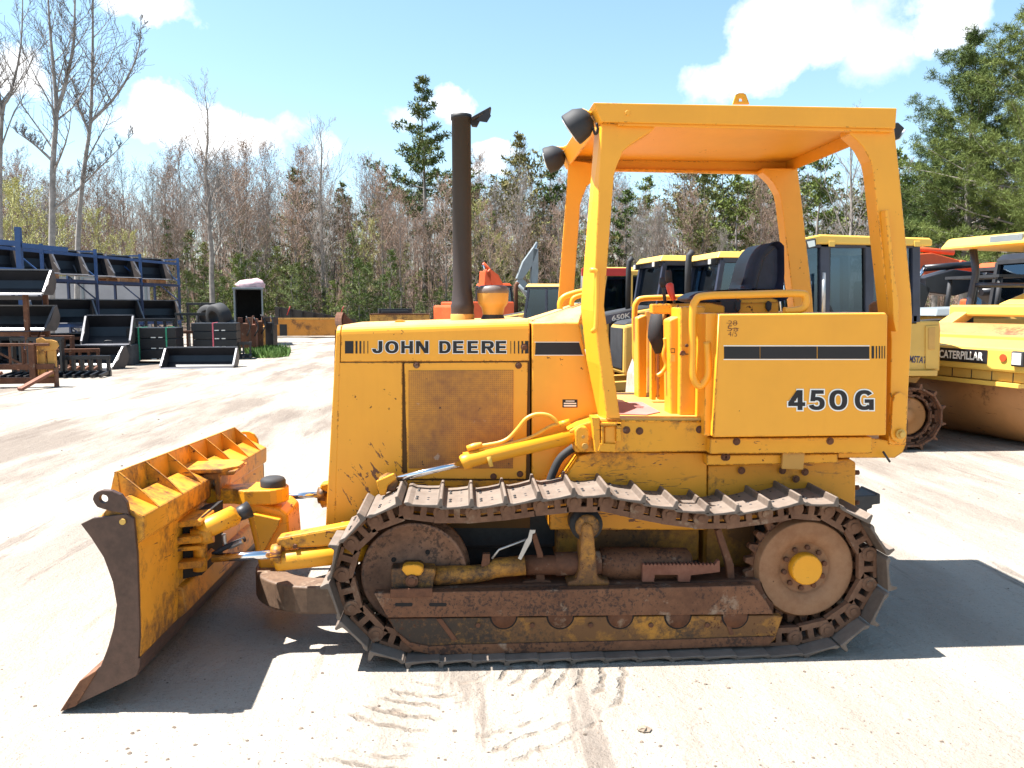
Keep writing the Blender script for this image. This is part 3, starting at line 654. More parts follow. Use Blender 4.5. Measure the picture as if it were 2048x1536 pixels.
# arm rails
rl = smooth_path([W(1414, 684, 3.98), W(1416, 720, 3.98), W(1415, 752, 3.98), (W(1400, 772, 3.98)), W(1386, 752, 3.98), W(1385, 700, 3.98), W(1385, 625, 3.98), W(1391, 602, 3.98), W(1410, 592, 3.98), W(1500, 589, 3.98), W(1596, 587, 3.98), W(1611, 594, 3.98), W(1610, 612, 3.98), W(1596, 620, 3.98), W(1568, 622, 3.98)], 6)
both('arm_rail', MB().tube(rl, .0195, 14), mY)
# seat
SY = YC
mb = MB()
def pad(mb, Y0, Y1, pts, rad=.07):
    P0 = [Vector((x, 0, z)) for x, z in xz(Y0+.04, pts)]; n0 = len(P0); P = []
    for i in range(n0):
        a_, b_, c_, d_ = (P0[(i+k_-1) % n0] for k_ in range(4))
        for k_ in range(4):
            t_ = k_/4; P.append(.5*((2*b_)+(c_-a_)*t_+(2*a_-5*b_+4*c_-d_)*t_*t_+(3*b_-a_-3*c_+d_)*t_**3))
    c = sum(P, Vector())/len(P); L = []
    for k_ in range(7):
        t_ = R(k_*15); L.append((rad*(1-math.sin(t_)), 1-.16*(1-math.cos(R(90-k_*15)))))
    rows = [(Y0+o_, s_) for o_, s_ in L]+[(Y1-o_, s_) for o_, s_ in L[::-1]]; n = len(P)
    vs = [(c.x+(p.x-c.x)*s_, y, c.z+(p.z-c.z)*s_) for y, s_ in rows for p in P]
    mb.add(vs, [(j*n+i, j*n+(i+1) % n, (j+1)*n+(i+1) % n, (j+1)*n+i) for j in range(len(rows)-1) for i in range(n)], True)
    mb.add([v for v in vs[:n]], [tuple(range(n))]); mb.add([v for v in vs[-n:]], [tuple(range(n))[::-1]]); return mb
bk = D('seat_back', pad(MB(), 4.46, 4.87, [(1502, 584), (1505, 560), (1515, 522), (1527, 499), (1540, 487), (1551, 484), (1560, 490), (1563, 504), (1557, 585)]), mNavy)
mb = MB(); mb.tube(smooth_path([W(1512, 580, 4.452), W(1518, 550, 4.452), W(1530, 515, 4.452), W(1548, 496, 4.455)], 4), .005, 6); D('seam_piping', mb, mBlackM, par=bk)
D('seat_cushion', pad(MB(), 4.44, 4.89, [(1400, 602), (1400, 590), (1440, 580), (1560, 580), (1562, 602), (1480, 606)]), mNavy)
D('seat_base', MB().pris(4.45, [(1478, 598), (1543, 596), (1558, 600), (1560, 760), (1470, 760)], 4.9), mYc, .008)
D('seat_slide', MB().pris(4.44, [(1440, 600), (1484, 600), (1470, 640), (1450, 630)], 4.88), mBlackM, .004)
for px in (1476, 1538):
    D('seat_knob', MB().pris(4.43, [(px-5, 606), (px, 601), (px+6, 606), (px+5, 618), (px, 624), (px-5, 616)], 4.45), mBlackM, .003)
D('rear_tank_cap', MB().tube([W(1756, 640, 4.3), W(1757, 610, 4.3), W(1758, 604, 4.3)], [.045, .05, .03], 16), mYdeep)
# tank stripe and number
dk = MB(); dbox(dk, TN, 1448, 693, 1519.5, 717.5); dbox(dk, TN, 1520.5, 693, 1633.5, 717.5); dbox(dk, TN, 1635, 693, 1738.5, 717.5)
for x0, x1 in ((1743, 1748), (1751.5, 1754), (1757.5, 1760), (1763, 1765), (1768.5, 1770)): dbox(dk, TN, x0, 692, x1, 717)
D('tank_stripe', dk, mDecalB)
dk = MB(); dbox(dk, TN, 1447, 690.6, 1739, 692.4); dbox(dk, TN, 1447, 718, 1739, 719.8); D('stripe_edge', dk, mDecalW)
for ch, x0, x1 in (('4', 1576, 1610), ('5', 1618, 1649), ('0', 1658, 1694), ('G', 1709, 1747)):
    m1 = MB(); glyph(m1, ch, TN, x0, x1, 780, 820, .0032); a = D('number', m1, mDecalB)
    m1 = MB(); glyph(m1, ch, TN, x0, x1, 780, 820, .0022, .0065); D('number_outline', m1, mDecalW, par=a)
mb = MB()
for k, wd in enumerate(('28', '5a', '4/5')):
    wword(mb, wd, TN, 1456-(k % 2)*2, 641+k*11, 1474+(k % 2)*3, 651+k*11, .0015, -.012)
dbox(mb, TN, 1453, 646, 1476, 646.8); dbox(mb, TN, 1457, 657, 1478, 657.8); D('scrawled_numbers', mb, plain('rusty_scrawl', (.16, .05, .02), .7))

# ---- body between the tracks
mb = MB().pris(4.08, [(1128, 958), (1160, 912), (1194, 904), (1414, 906), (1414, 1060), (1100, 1060), (1100, 990)], 4.5); D('main_frame', mb, mYs, .006)
mb = MB().pris(4.085, [(1416, 932), (1700, 918), (1712, 925), (1711, 1050), (1416, 1050)], 4.5); D('rear_frame', mb, mYg, .008)
mb = MB().tube(smooth_path([W(1150, 893, 4.16), W(1122, 915, 4.16), W(1106, 945, 4.16), W(1096, 975, 4.16)], 5), .022, 10); D('rubber_seal', mb, mRubber)
mb = MB(); a = W(690, 1050, 4.3); b = W(1700, 1050, 4.3); mb.box(a.x+.05, b.x, 4.32, 2*YC-4.32, .42, .98); D('engine_sump', mb, mDark, .02)
mb = MB(); a = W(1110, 1100, 4.3); b = W(1390, 1100, 4.3); mb.box(a.x, b.x, 4.22, 2*YC-4.22, .36, .62); D('belly_guard', mb, mYr, .015)
mb = MB(); a = W(1400, 1100, 4.3); b = W(1500, 1100, 4.3); mb.box(a.x, b.x, 4.2, 2*YC-4.2, .3, .8); D('final_drive_case', mb, mYr, .04)
mb = MB(); a = W(760, 1100, 4.4); b = W(1500, 1100, 4.4); mb.box(a.x, b.x, 4.45, 2*YC-4.45, .28, .5); D('bottom_guard', mb, mDark, .02)
mb = MB().pris(4.55, [(1705, 992), (1752, 990), (1754, 986), (1761, 988), (1761, 1008), (1745, 1010), (1745, 1016), (1735, 1020), (1735, 1026), (1705, 1026)], 4.75); D('drawbar', mb, mDark, .006)
for py in (945, 975, 1005):
    p = W(1712, py, 4.2); D('rear_stud', MB().cyl((p.x-.01, 4.2, p.z), (p.x+.015, 4.2, p.z), .014, seg=8), mRust)

# ---- lift cylinders
def lift(m):
    f = (lambda b: mir(b)) if m else (lambda b: b)
    Y = 4.10; Q = lambda a, b: W(a, b, Y)
    o = D('lift_cylinder', f(MB().tube([Q(924, 926), Q(926, 925), Q(940, 921), Q(942, 920), Q(1148, 872)], [.036, .042, .042, .038, .038], 18)), mYc)
    D('piston_rod', f(MB().cyl(Q(775, 962), Q(930, 925), .0175, seg=16)), mChrome, par=o)
    D('rod_collar', f(MB().tube([Q(975, 919), Q(983, 917)], .043, 18)), mYlight, par=o)
    mb = MB().pris(Y-.035, [(756, 958), (772, 950), (790, 952), (797, 968), (790, 984), (764, 984), (757, 974)], Y+.035); D('rod_eye', f(mb), mYg, .008, o)
    mb = MB().pris(Y-.055, [(752, 962), (788, 946), (793, 958), (775, 972), (772, 990), (760, 992)], Y-.04); D('clevis', f(mb), mYc, .006, o)
    mb = MB().pris(Y-.06, [(1150, 862), (1158, 853), (1172, 853), (1180, 864), (1178, 890), (1172, 904), (1160, 904), (1152, 892)], Y-.02); tr = D('trunnion', f(mb), mYc, .008, o)
    p = Q(1166, 888); q = Q(1163, 870)
    D('trunnion_bolt', f(MB().ycyl(p.x, p.z, Y-.075, Y-.06, .016, 16).ycyl(p.x, p.z, Y-.085, Y-.06, .009, 6)), mYold, par=tr) if False else D('trunnion_bolt', f(MB().ycyl(p.x, p.z, Y-.075, Y-.06, .016, 16).ycyl(q.x, q.z, Y-.064, Y-.06, .009, 12)), mYdeep, par=o)
    D('mount_arm', f(MB().pris(Y-.03, [(1138, 862), (1160, 850), (1185, 842), (1196, 840), (1196, 905), (1150, 905), (1146, 880)], Y+.12)), mYc, .008, o)
    pt = lambda L, r: MB().tube(smooth_path([Q(*k) for k in L], 5), r, 10)
    D('hose', f(pt([(944, 897), (958, 893), (975, 890), (1000, 885), (1018, 876), (1035, 858), (1052, 838), (1072, 829), (1094, 830), (1108, 838), (1116, 848)], .0105)), mY, par=o)
    D('hose', f(pt([(958, 900), (1040, 882), (1075, 868), (1100, 853), (1120, 848), (1138, 845)], .0095)), mY, par=o)
    D('hose_fitting', f(MB().tube([Q(934, 897), Q(948, 893), Q(964, 889)], [.014, .018, .013], 10)), mY, par=o)
    D('hose_fitting', f(MB().tube([Q(1118, 849), Q(1140, 843)], [.016, .016], 8)), mYc, par=o)
    D('oil_pipe', f(MB().tube([Q(926, 909), Q(965, 903), Q(1040, 887), Q(1120, 866)], .011, 10)), mYc, par=o)
lift(0); lift(1)

# ---- blade: profile at the near end, running to the far end with a slight tilt
BY = 3.42; BF = 2*YC-BY-.08
def bl(P, Y): k = (Y-BY); return [(x-.024*k, Y, z-.052*k) for x, z in P]
def bpris(mb, pts, y0, y1, Yp=BY): P = xz(Yp, pts); return mb.loft(bl(P, y0), bl(P, y1))
prof = [(164, 1049), (182, 1076), (207, 1115), (225, 1164), (233, 1210), (228, 1255), (215, 1296), (198, 1337), (216, 1337), (278, 1318), (279, 1271), (274, 1107), (267, 1038), (252, 1030), (200, 1035)]
blade = D('blade', bpris(MB(), prof, BY+.02, BF-.02), mYb, .003)
endp = [(161, 1048), (182, 1076), (207, 1115), (225, 1164), (233, 1210), (227, 1255), (215, 1296), (200, 1335), (276, 1318), (279, 1271), (274, 1107), (267, 1037), (252, 1028), (186, 1036)]
D('end_plate', bpris(MB(), endp, BY, BY+.022), mScour, .003, blade); D('end_plate', bpris(MB(), endp, BF-.022, BF), mScour, .003, blade)
edge = [(198, 1334), (188, 1346), (153, 1410), (272, 1353), (279, 1335), (279, 1316)]
bit = [(190, 1342), (160, 1361), (120, 1423), (153, 1411), (193, 1345)]
D('cutting_edge', bpris(MB(), edge, BY+.002, BF-.002), mScour, .003, blade)
D('end_bit', bpris(MB(), bit, BY-.006, BY+.3), mRustPlate, .003, blade); D('end_bit', bpris(MB(), bit, BF-.3, BF+.006), mRustPlate, .003, blade)
tubep = [(196, 1034), (222, 1006), (284, 1034), (285, 1080), (262, 1100)]
D('top_beam', bpris(MB(), tubep, BY+.024, BF-.024), mYb, .008, blade)
low = [(262, 1236), (290, 1246), (300, 1300), (262, 1330)]
D('bottom_beam', bpris(MB(), low, BY+.5, BF-.5), mYg, .008, blade)
sp = [(172, 1040), (190, 958), (196, 958), (206, 1022)]
Y0s, Y1s = BY+.2, BF-.2
D('spill_guard', bpris(MB(), sp, Y0s, Y1s), mYb, .002, blade)
for k in range(7):
    y = Y0s+.004+(Y1s-Y0s-.02)*[0, .165, .32, .5, .66, .83, 1][k]
    D('gusset', bpris(MB(), [(188, 959), (196, 958), (250, 1001), (283, 1033), (272, 1034), (222, 1008), (205, 1022)], y, y+.014), mYb, 0, blade)
lp = xz(BY, [(188, 1008), (184, 999), (186, 991), (193, 984), (203, 981), (222, 982), (240, 990), (252, 1006), (257, 1030), (218, 1022), (203, 1018), (194, 1015)]); hc = W(206, 998, BY)
for y, m_ in ((BY+.004, mScour), (BF-.03, mYc)):
    mb = MB(); mb.ring(lp, (hc.x, hc.z, .018), 0, .026); mb.v = [(x-.024*(y-BY), y+b, z-.052*(y-BY)) for x, b, z in mb.v]; D('lifting_eye', mb, m_, .003, blade)
p = W(246, 1043, BY); D('end_bolt', MB().ycyl(p.x, p.z, BY-.008, BY+.002, .013, 12), mYold, par=blade)
# centre of the blade: dark block for the pocket's shade, bracket, swivel tower
def Q(px, py, Y): return W(px, py, Y)
mb = MB().pris(4.40, [(378, 958), (412, 948), (460, 942), (474, 940), (467, 950), (440, 952), (440, 1000), (432, 1004), (428, 960)], 4.62); D('tower_bracket', mb, mYb, .006)
mb = MB(); c = W(455, 936, 4.5); mb.cyl(c, c+Vector((0, 0, .014)), .05, seg=18); D('bracket_pin', mb, mScour, .003)
mb0 = MB().pris(4.0, [(366, 1044), (404, 1034), (404, 1150), (366, 1158)], 4.35); D('pocket_shade_block', mb0, mGapShade)  # solid dark block, painted shade of the recess behind the clevis plates
bz = W(436, 958, 4.4); mb = MB(); mb.zprism([(bz.x-.28, 4.38), (bz.x+.03, 4.38), (bz.x+.10, 4.46), (bz.x+.10, 4.58), (bz.x+.03, 4.66), (bz.x-.28, 4.66)], bz.z+.035, bz.z+.06); D('tower_top_plate', mb, mYb, .005)
# C-frame tilt link with rubber cap
a = W(430, 984, 4.5); b = W(545, 990, 4.5)
ol = [(a.x-.05, 4.43), (b.x-.19, 4.41), (b.x-.12, 4.37)]+[(b.x+.095*math.cos(R(t_)), 4.48+.105*math.sin(R(t_))) for t_ in range(-100, 101, 20)]+[(b.x-.12, 4.60), (b.x-.2, 4.55), (a.x-.05, 4.53)]
mb = MB().zprism(ol, a.z-.05, a.z+.035); D('pitch_link', mb, mYc, .01, seg=3)
mb = MB().lathe([(.001, .052), (.045, .052), (.062, .044), (.07, .03), (.07, 0)], (b.x+.01, 4.48, a.z+.036), 'z', 28); D('rubber_cap', mb, mRubber)
# tower / nose of the C-frame
A = xz(4.40, [(488, 1010), (498, 1002), (560, 1018), (575, 1030), (582, 1120), (560, 1150), (520, 1150), (505, 1080)])
mb = MB().prism(A, 4.40, 4.72); D('frame_tower', mb, mYc, .02, seg=3)
mb = MB().pris(4.34, [(506, 1028), (560, 1040), (557, 1050), (523, 1113), (506, 1030)], 4.42); D('tower_plate', mb, mYc, .006)
# tilt cylinder
mb = MB().tube([Q(398, 1062, 4.02), Q(410, 1058, 4.02), Q(470, 1030, 4.1), Q(476, 1026, 4.1)], [.04, .052, .052, .03], 18); tl = D('tilt_cylinder', mb, mYc)
D('cylinder_eye', MB().tube([Q(385, 1076, 4.0), Q(425, 1066, 4.02)], [.05, .048], 14), mYg, par=tl)
D('cylinder_head', MB().tube([Q(470, 1032, 4.12), Q(500, 1018, 4.16)], [.035, .045], 14), mDark, par=tl)
D('hose', MB().tube(smooth_path([Q(448, 1068, 4.1), Q(450, 1085, 4.1), Q(458, 1094, 4.1), Q(485, 1082, 4.1)], 5), .012, 8), mSteel, par=tl)
D('hose', MB().tube(smooth_path([Q(425, 1110, 4.05), Q(450, 1095, 4.08), Q(490, 1078, 4.15)], 4), .014, 8), mBlackM, par=tl)
for py in (1055, 1090, 1125, 1060): pass
mb = MB(); 
for z0, z1, yy in ((1040, 1052, 3.95), (1072, 1086, 3.93), (1092, 1100, 3.93), (1122, 1136, 3.93)):
    mb.pris(yy, [(330, z0+6), (395, z0), (402, z0+4), (402, z1), (330, z1+6)], yy+.22)
D('clevis_plate', mb, mYg, .006)
mb = MB().pris(3.93, [(360, 1060), (402, 1062), (402, 1140), (360, 1150)], 3.95); D('clevis_pin_block', MB().cyl(Q(400, 1040, 4.02), Q(400, 1140, 4.02), .035, seg=14), mYg)
# angle cylinders
def angle(m):
    f = (lambda b: mir(b)) if m else (lambda b: b); Y = 4.02
    o = D('angle_cylinder', f(MB().tube([Q(552, 1124, Y), Q(560, 1122, Y), Q(760, 1100, Y)], .05, 18)), mYc)
    D('piston_rod', f(MB().cyl(Q(425, 1116, Y), Q(560, 1108, Y), .022, seg=16)), mChrome, par=o)
    D('gland', f(MB().tube([Q(545, 1110, Y), Q(566, 1109, Y)], [.055, .06], 16)), mYg, par=o)
    D('cylinder_cover', f(MB().pris(Y-.02, [(553, 1077), (700, 1050), (700, 1090), (640, 1095), (570, 1098), (552, 1090)], Y+.08)), mYc, .012, o)
    p = Q(590, 1093, Y-.03); D('cover_bolt', f(MB().ycyl(p.x, p.z, Y-.036, Y-.018, .012, 6)), mRust, par=o)
angle(0); angle(1)
# C-frame arm: outer face and top, curving to the nose
xs0 = W(720, 1150, 4.06).x+.5; xe = W(516, 1140, 4.49).x
bend = [(xe+.42-.42*math.sin(R(t_)), 4.49-.42*math.cos(R(t_))) for t_ in range(0, 91, 9)]
bin_ = [(xe+.42-.27*math.sin(R(t_)), 4.49-.27*math.cos(R(t_))) for t_ in range(0, 91, 9)]
o_ = [(xs0, 4.07)]+bend; i_ = [(xs0, 4.22)]+bin_
mb = MB().zprism(o_+i_[::-1], .16, .31); m2 = mir(mb); mArm = metal('worn_arm_steel', (.085, .05, .032), (.17, .105, .065), .6, dust=.1); D('push_arm', mb, mArm, .012, seg=3); D('push_arm', m2, mArm, .012, seg=3)
# ---- tracks
TY0, TY1 = 3.755, 4.165; TYC = (TY0+TY1)/2; LY = 3.855
pins = [(813, 1017), (882, 1025), (946, 1025), (1015, 1019), (1081, 1010), (1148, 1003), (1212, 1003), (1275, 1017), (1339, 1029), (1402, 1037), (1465, 1036), (1531, 1027), (1592, 1017), (1655, 1022), (1708, 1053), (1738, 1108), (1738, 1168), (1706, 1223), (1654, 1260), (1590, 1275)]
pins += [(1590-64.6*k, 1277+.98*k) for k in range(1, 12)]
pins += [(815, 1289), (752, 1268), (703, 1216), (684, 1149), (702, 1086), (750, 1041)]
PP = [W(a, b, LY) for a, b in pins]; NP = len(PP)
def chain():
    mb = MB()
    for i in range(NP):
        p, q = PP[i], PP[(i+1) % NP]; t = Vector((q.x-p.x, 0, q.z-p.z)); L = t.length; t.normalize(); n = Vector((-t.z, 0, t.x))
        P = lambda a, b, y: Vector((p.x, y, p.z))+t*a+n*b
        for j, y0 in enumerate((LY, TYC+.07)):
            y1 = y0+.034; dy = .006 if i % 2 else 0.
            def pr(pts): mb.loft([P(a, b, y0) for a, b in pts], [P(a, b, y1) for a, b in pts])
            pr([(-.034, -.054), (L-.030, -.054), (L-.030, -.026), (-.034, -.026)])
            pr([(-.028, .024), (L-.030, .024), (L-.030, .040), (-.028, .040)])
            pr([(L*.5-.015, -.026), (L*.5+.015, -.026), (L*.5+.015, .024), (L*.5-.015, .024)]); pr([(-.034, -.0255), (.036, -.0255), (.036, .0235), (-.034, .0235)])
            mb.tube([P(0, 0, y0-.006), P(0, 0, y1)], .038, 14); mb.tube([P(0, 0, y0-.012), P(0, 0, y0-.006)], .019, 12)
        mb.tube([P(0, 0, LY+.03), P(0, 0, TYC+.07)], .034, 10)
    return mb
tr = D('track', chain(), mLink)
shoe_me = {}
random.seed(4)
def shoe(i, par):
    p, q = PP[i], PP[(i+1) % NP]; t = Vector((q.x-p.x, 0, q.z-p.z)); L = t.length; t.normalize(); n = Vector((-t.z, 0, t.x))
    P = lambda a, b, y: Vector((p.x, y, p.z))+t*a+n*b
    prof_ = [(.002, .038), (L-.010, .046), (L+.004, .046), (L+.006, .058), (L-.002, .095), (L-.015, .096), (L-.024, .063), (L*.5, .055), (.03, .052), (.006, .060), (-.010, .056), (-.014, .049), (-.004, .044)]
    mb = MB(); mb.loft([P(a, b, TY0) for a, b in prof_], [P(a, b, TY1) for a, b in prof_]); mb.mat = 1
    for y in (TYC-.085, TYC+.085, TYC-.125, TYC+.125) if False else (TYC-.105, TYC-.065, TYC+.065, TYC+.105):
        for a in (.045, .10):
            mb.tube([P(a, .05, y), P(a, .0595, y)], .0085, 6)
    o = build('shoe', mb, [mShoe, mDark], par, .004, 2); return o
for i in range(NP): shoe(i, tr)
ft = copy_tree(tr, dz); ft.location = (0, 2*(YC-TYC), 0)

# ---- undercarriage
mYp = paint('rust_eaten_yellow_post', (.46, .20, .025), .65, chips=.5, dirt=1.12, grime=.3, edge=.9, sc_=1.4)
def under():
    out = []
    ic = W(828, 1150, 3.92)
    pr = [(.001, 3.955), (.05, 3.955), (.085, 3.95), (.12, 3.965), (.2, 3.955), (.245, 3.935), (.262, 3.925), (.268, 3.93), (.270, 3.99), (.283, 3.995), (.283, 4.04), (.27, 4.045), (.268, 4.10), (.2, 4.08), (.05, 4.07), (.001, 4.07)]; mIdl = metal('pitted_idler_steel', (.09, .038, .019), (.21, .10, .054), .62, pit=.6, sc_=.8)
    out.append(('idler', MB().lathe([(r, h) for r, h in pr], (ic.x, 0, ic.z), 'y', 56), mIdl, 0))
    mb = MB()
    for a in (12, 102, 192, 282): out.append(('idler_hole', MB().ycyl(ic.x+.125*math.cos(R(a+45)), ic.z+.125*math.sin(R(a+45)), 3.955, 3.966, .012, 12), mGapShade, 0))  # dark discs paint the shade of holes; the idler is not pierced
    s = W(1612, 1138, 3.9)
    pr = [(.001, 3.93), (.13, 3.93), (.135, 3.925), (.14, 3.915), (.2, 3.895), (.243, 3.90), (.248, 3.90), (.25, 3.908), (.262, 3.93), (.262, 3.98), (.001, 3.98)]
    out.append(('sprocket', MB().lathe(pr, (s.x, 0, s.z), 'y', 56), metal('dusty_sprocket_steel', (.23, .10, .042), (.31, .16, .08), .75), 0))
    mb = MB(); n = 25; P = []
    for k in range(n):
        a = 2*math.pi*k/n
        for da, r in ((-.36, .268), (-.16, .308), (.16, .308), (.36, .268)): P.append((s.x+r*math.cos(a+da*2*math.pi/n), s.z+r*math.sin(a+da*2*math.pi/n)))
    mb.prism(P, 3.942, 3.985); out.append(('sprocket_teeth', mb, mRustPlate, .004))
    mb = MB()
    for k in range(10): a = 2*math.pi*(k+.3)/10; out.append(('sprocket_bolt', MB().ycyl(s.x+.108*math.cos(a), s.z+.108*math.sin(a), 3.912, 3.932, .014, 6), mRust, .002))
    out.append(('hub_cap', MB().lathe([(.082, 3.94), (.082, 3.905), (.08, 3.885), (.074, 3.880), (.068, 3.883), (.001, 3.878)], (s.x, 0, s.z), 'y', 36), mYr if False else mYc, 0))
    # roller frame
    mb = MB().pris(3.838, [(748, 1184), (1230, 1175), (1506, 1168), (1530, 1200), (1545, 1226), (1100, 1230), (776, 1233)], 3.9)
    out.append(('roller_frame', mb, mRustPlate, .005))
    low = [(776, 1234), (1544, 1228), (1563, 1231), (1548, 1276), (1536, 1287), (1300, 1296), (1000, 1304), (860, 1306), (828, 1296), (806, 1277), (790, 1258)]
    out.append(('roller_guard', MB().pris(3.852, low, 3.9), mYr, .005))
    mb = MB().pris(3.842, [(795, 1262), (820, 1282), (860, 1290), (905, 1287), (1000, 1285), (1300, 1278), (1548, 1270), (1536, 1287.5), (1300, 1296.5), (1000, 1304.5), (860, 1306.5), (826, 1297), (804, 1279)], 3.86); out.append(('guard_rim', mb, mRustPlate, .003))
    mb = MB().pris(3.846, [(872, 1235), (884, 1235), (915, 1276), (906, 1280)], 3.856); mb.pris(3.846, [(1445, 1230), (1452, 1230), (1466, 1266), (1458, 1268)], 3.856); out.append(('guard_rib', mb, mRust, .003))
    rol = MB(); gap = MB(); bo = MB()
    for px in (1007, 1120, 1239, 1354, 1468):
        rol, gap = MB(), MB(); out += [('roller_boss', rol, mRust, 0), ('roller_gap', gap, mGapShade, 0)]
        c = W(px, 1229, 3.85); rol.lathe([(.062, 3.854), (.062, 3.846), (.001, 3.845)], (c.x, 0, c.z), 'y', 28)
        gap.lathe([(.0615, 3.8515), (.071, 3.8515), (.071, 3.86), (.0615, 3.86)], (c.x, 0, c.z), 'y', 28, math.pi, 2*math.pi)
    for px in (956, 1064, 1180, 1300, 1412):
        c = W(px, 1247, 3.85); out.append(('guard_bolt', MB().ycyl(c.x, c.z, 3.842, 3.853, .013, 8), mRust, .002))
    mb = MB()
    for px in (808, 876):
        P = [W(px-16, 1203, 3.838), W(px+16, 1203, 3.838), W(px+18, 1206.5, 3.838), W(px+16, 1210, 3.838), W(px-16, 1210, 3.838), W(px-18, 1206.5, 3.838)]; out.append(('frame_slot', MB().prism([(p.x, p.z) for p in P], 3.8365, 3.845), mGapShade, 0))  # dark inlays paint the shade of slots; the plate is not cut
    a = W(800, 1240, 3.95); b = W(1540, 1240, 3.95); mb = MB().box(a.x, b.x, 3.9, 4.12, .13, .36); out.append(('frame_beam', mb, mRust, .01))
    mb = MB()
    for px in (1007, 1120, 1239, 1354, 1468, 890):
        c = W(px, 1245, 3.96); out.append(('track_roller', MB().ycyl(c.x, c.z-.01, 3.9, 4.1, .085, 20), mRust, 0))
    # idler yoke and recoil rod
    out.append(('idler_yoke', MB().pris(3.86, [(782, 1137), (800, 1137), (808, 1131), (840, 1131), (848, 1137), (868, 1138), (872, 1144), (868, 1160), (866, 1172), (864, 1186), (782, 1188)], 3.95), mYr, .006))
    c = W(824, 1160, 3.86); out.append(('yoke_bolt', MB().ycyl(c.x, c.z, 3.835, 3.86, .02, 12).ycyl(c.x, c.z, 3.842, 3.86, .032, 16), mRust, .002))
    out.append(('yoke_cap', MB().pris(3.85, [(803, 1140), (806, 1132), (815, 1129), (835, 1129), (845, 1133), (848, 1142), (840, 1152), (812, 1152)], 3.9), mYc, .006))
    out.append(('yoke_foot', MB().pris(3.834, [(781, 1176), (865, 1174), (865, 1192), (781, 1194)], 3.85), mRust, .004))
    T = lambda pts, r, Y: MB().tube([W(a_, b_, Y) for a_, b_ in pts], r, 16)
    out.append(('recoil_rod', T([(868, 1152), (945, 1148), (975, 1144), (990, 1136), (1050, 1130)], [.05, .045, .042, .05, .05], 3.92), mYr, 0))
    out.append(('recoil_housing', T([(1048, 1130), (1110, 1130), (1112, 1128), (1200, 1125)], [.05, .05, .06, .06], 3.95), mRust, 0))
    out.append(('spring_housing', T([(1196, 1128), (1200, 1128), (1372, 1128), (1380, 1128)], [.05, .085, .085, .06], 4.0), mRustPlate, 0))
    # carrier roller post
    out.append(('carrier_post', MB().pris(3.866, [(1162, 1068), (1164, 1052), (1170, 1046), (1178, 1046), (1185, 1052), (1188, 1064), (1196, 1155), (1205, 1160), (1220, 1162), (1220, 1172), (1135, 1174), (1135, 1164), (1152, 1160), (1158, 1140)], 3.98), mYp, .010))
    c = W(1171, 1046, 3.95); out.append(('carrier_roller', MB().lathe([(.001, 3.885), (.06, 3.885), (.064, 3.892), (.064, 3.91), (.083, 3.915), (.083, 4.03), (.001, 4.03)], (c.x, 0, c.z), 'y', 32), mDark, 0))
    out.append(('carrier_cap', MB().lathe([(.001, 3.878), (.05, 3.878), (.062, 3.886), (.062, 3.892)], (c.x, 0, c.z), 'y', 28), mYr, 0))
    for pts in ([(1063, 1072), (1072, 1066), (1086, 1108), (1090, 1160), (1102, 1162), (1102, 1168), (1046, 1170), (1046, 1163), (1072, 1160), (1074, 1110)], [(1432, 1062), (1442, 1056), (1468, 1130), (1470, 1158), (1490, 1160), (1490, 1168), (1432, 1170), (1432, 1162), (1456, 1158), (1452, 1128)]):
        out.append(('guide_bracket', MB().pris(3.93, pts, 3.97), mRust, .004))
    st = [(1285, 1164), (1285, 1130)]
    for k in range(19): st += [(1288+k*7.6, 1127-k*.05), (1292+k*7.6, 1131)]
    st += [(1436, 1121), (1440, 1121), (1440, 1144), (1425, 1146), (1382, 1151), (1380, 1164), (1357, 1164), (1356, 1150), (1310, 1150), (1308, 1164)]
    out.append(('serrated_step', MB().pris(3.88, st, 3.91), mRustRed, .002))
    out.append(('bent_bracket', MB().tube([W(984, 1117, 3.9), W(998, 1099, 3.9), W(1054, 1078, 3.9)], .006, 6).pris(3.89, [(1060, 1060), (1071, 1060), (1070, 1066), (1065, 1068), (1063, 1082), (1042, 1120), (1036, 1117), (1052, 1080), (1056, 1076)], 3.9), mSteel, 0))
    out.append(('bracket_tab', MB().pris(3.9, [(966, 1108), (980, 1108), (980, 1132), (962, 1134)], 3.93), mRust, .003))
    for nm, mb, mt, bv in out:
        if nm in ('roller_frame', 'roller_guard', 'guard_rim', 'guard_rib', 'roller_boss', 'roller_gap', 'guard_bolt', 'frame_slot', 'yoke_foot'): mb.v = [(a_, b_-.018, c_) for a_, b_, c_ in mb.v]
    return out
uc = under()
for nm, mb, mt, bv in uc:
    D(nm, mb, mt, bv)
for nm, mb, mt, bv in uc:
    if nm in ('idler', 'sprocket', 'sprocket_teeth', 'frame_beam', 'roller_frame', 'roller_guard', 'track_roller', 'recoil_rod', 'spring_housing'): D(nm, mir(mb), mt, bv)
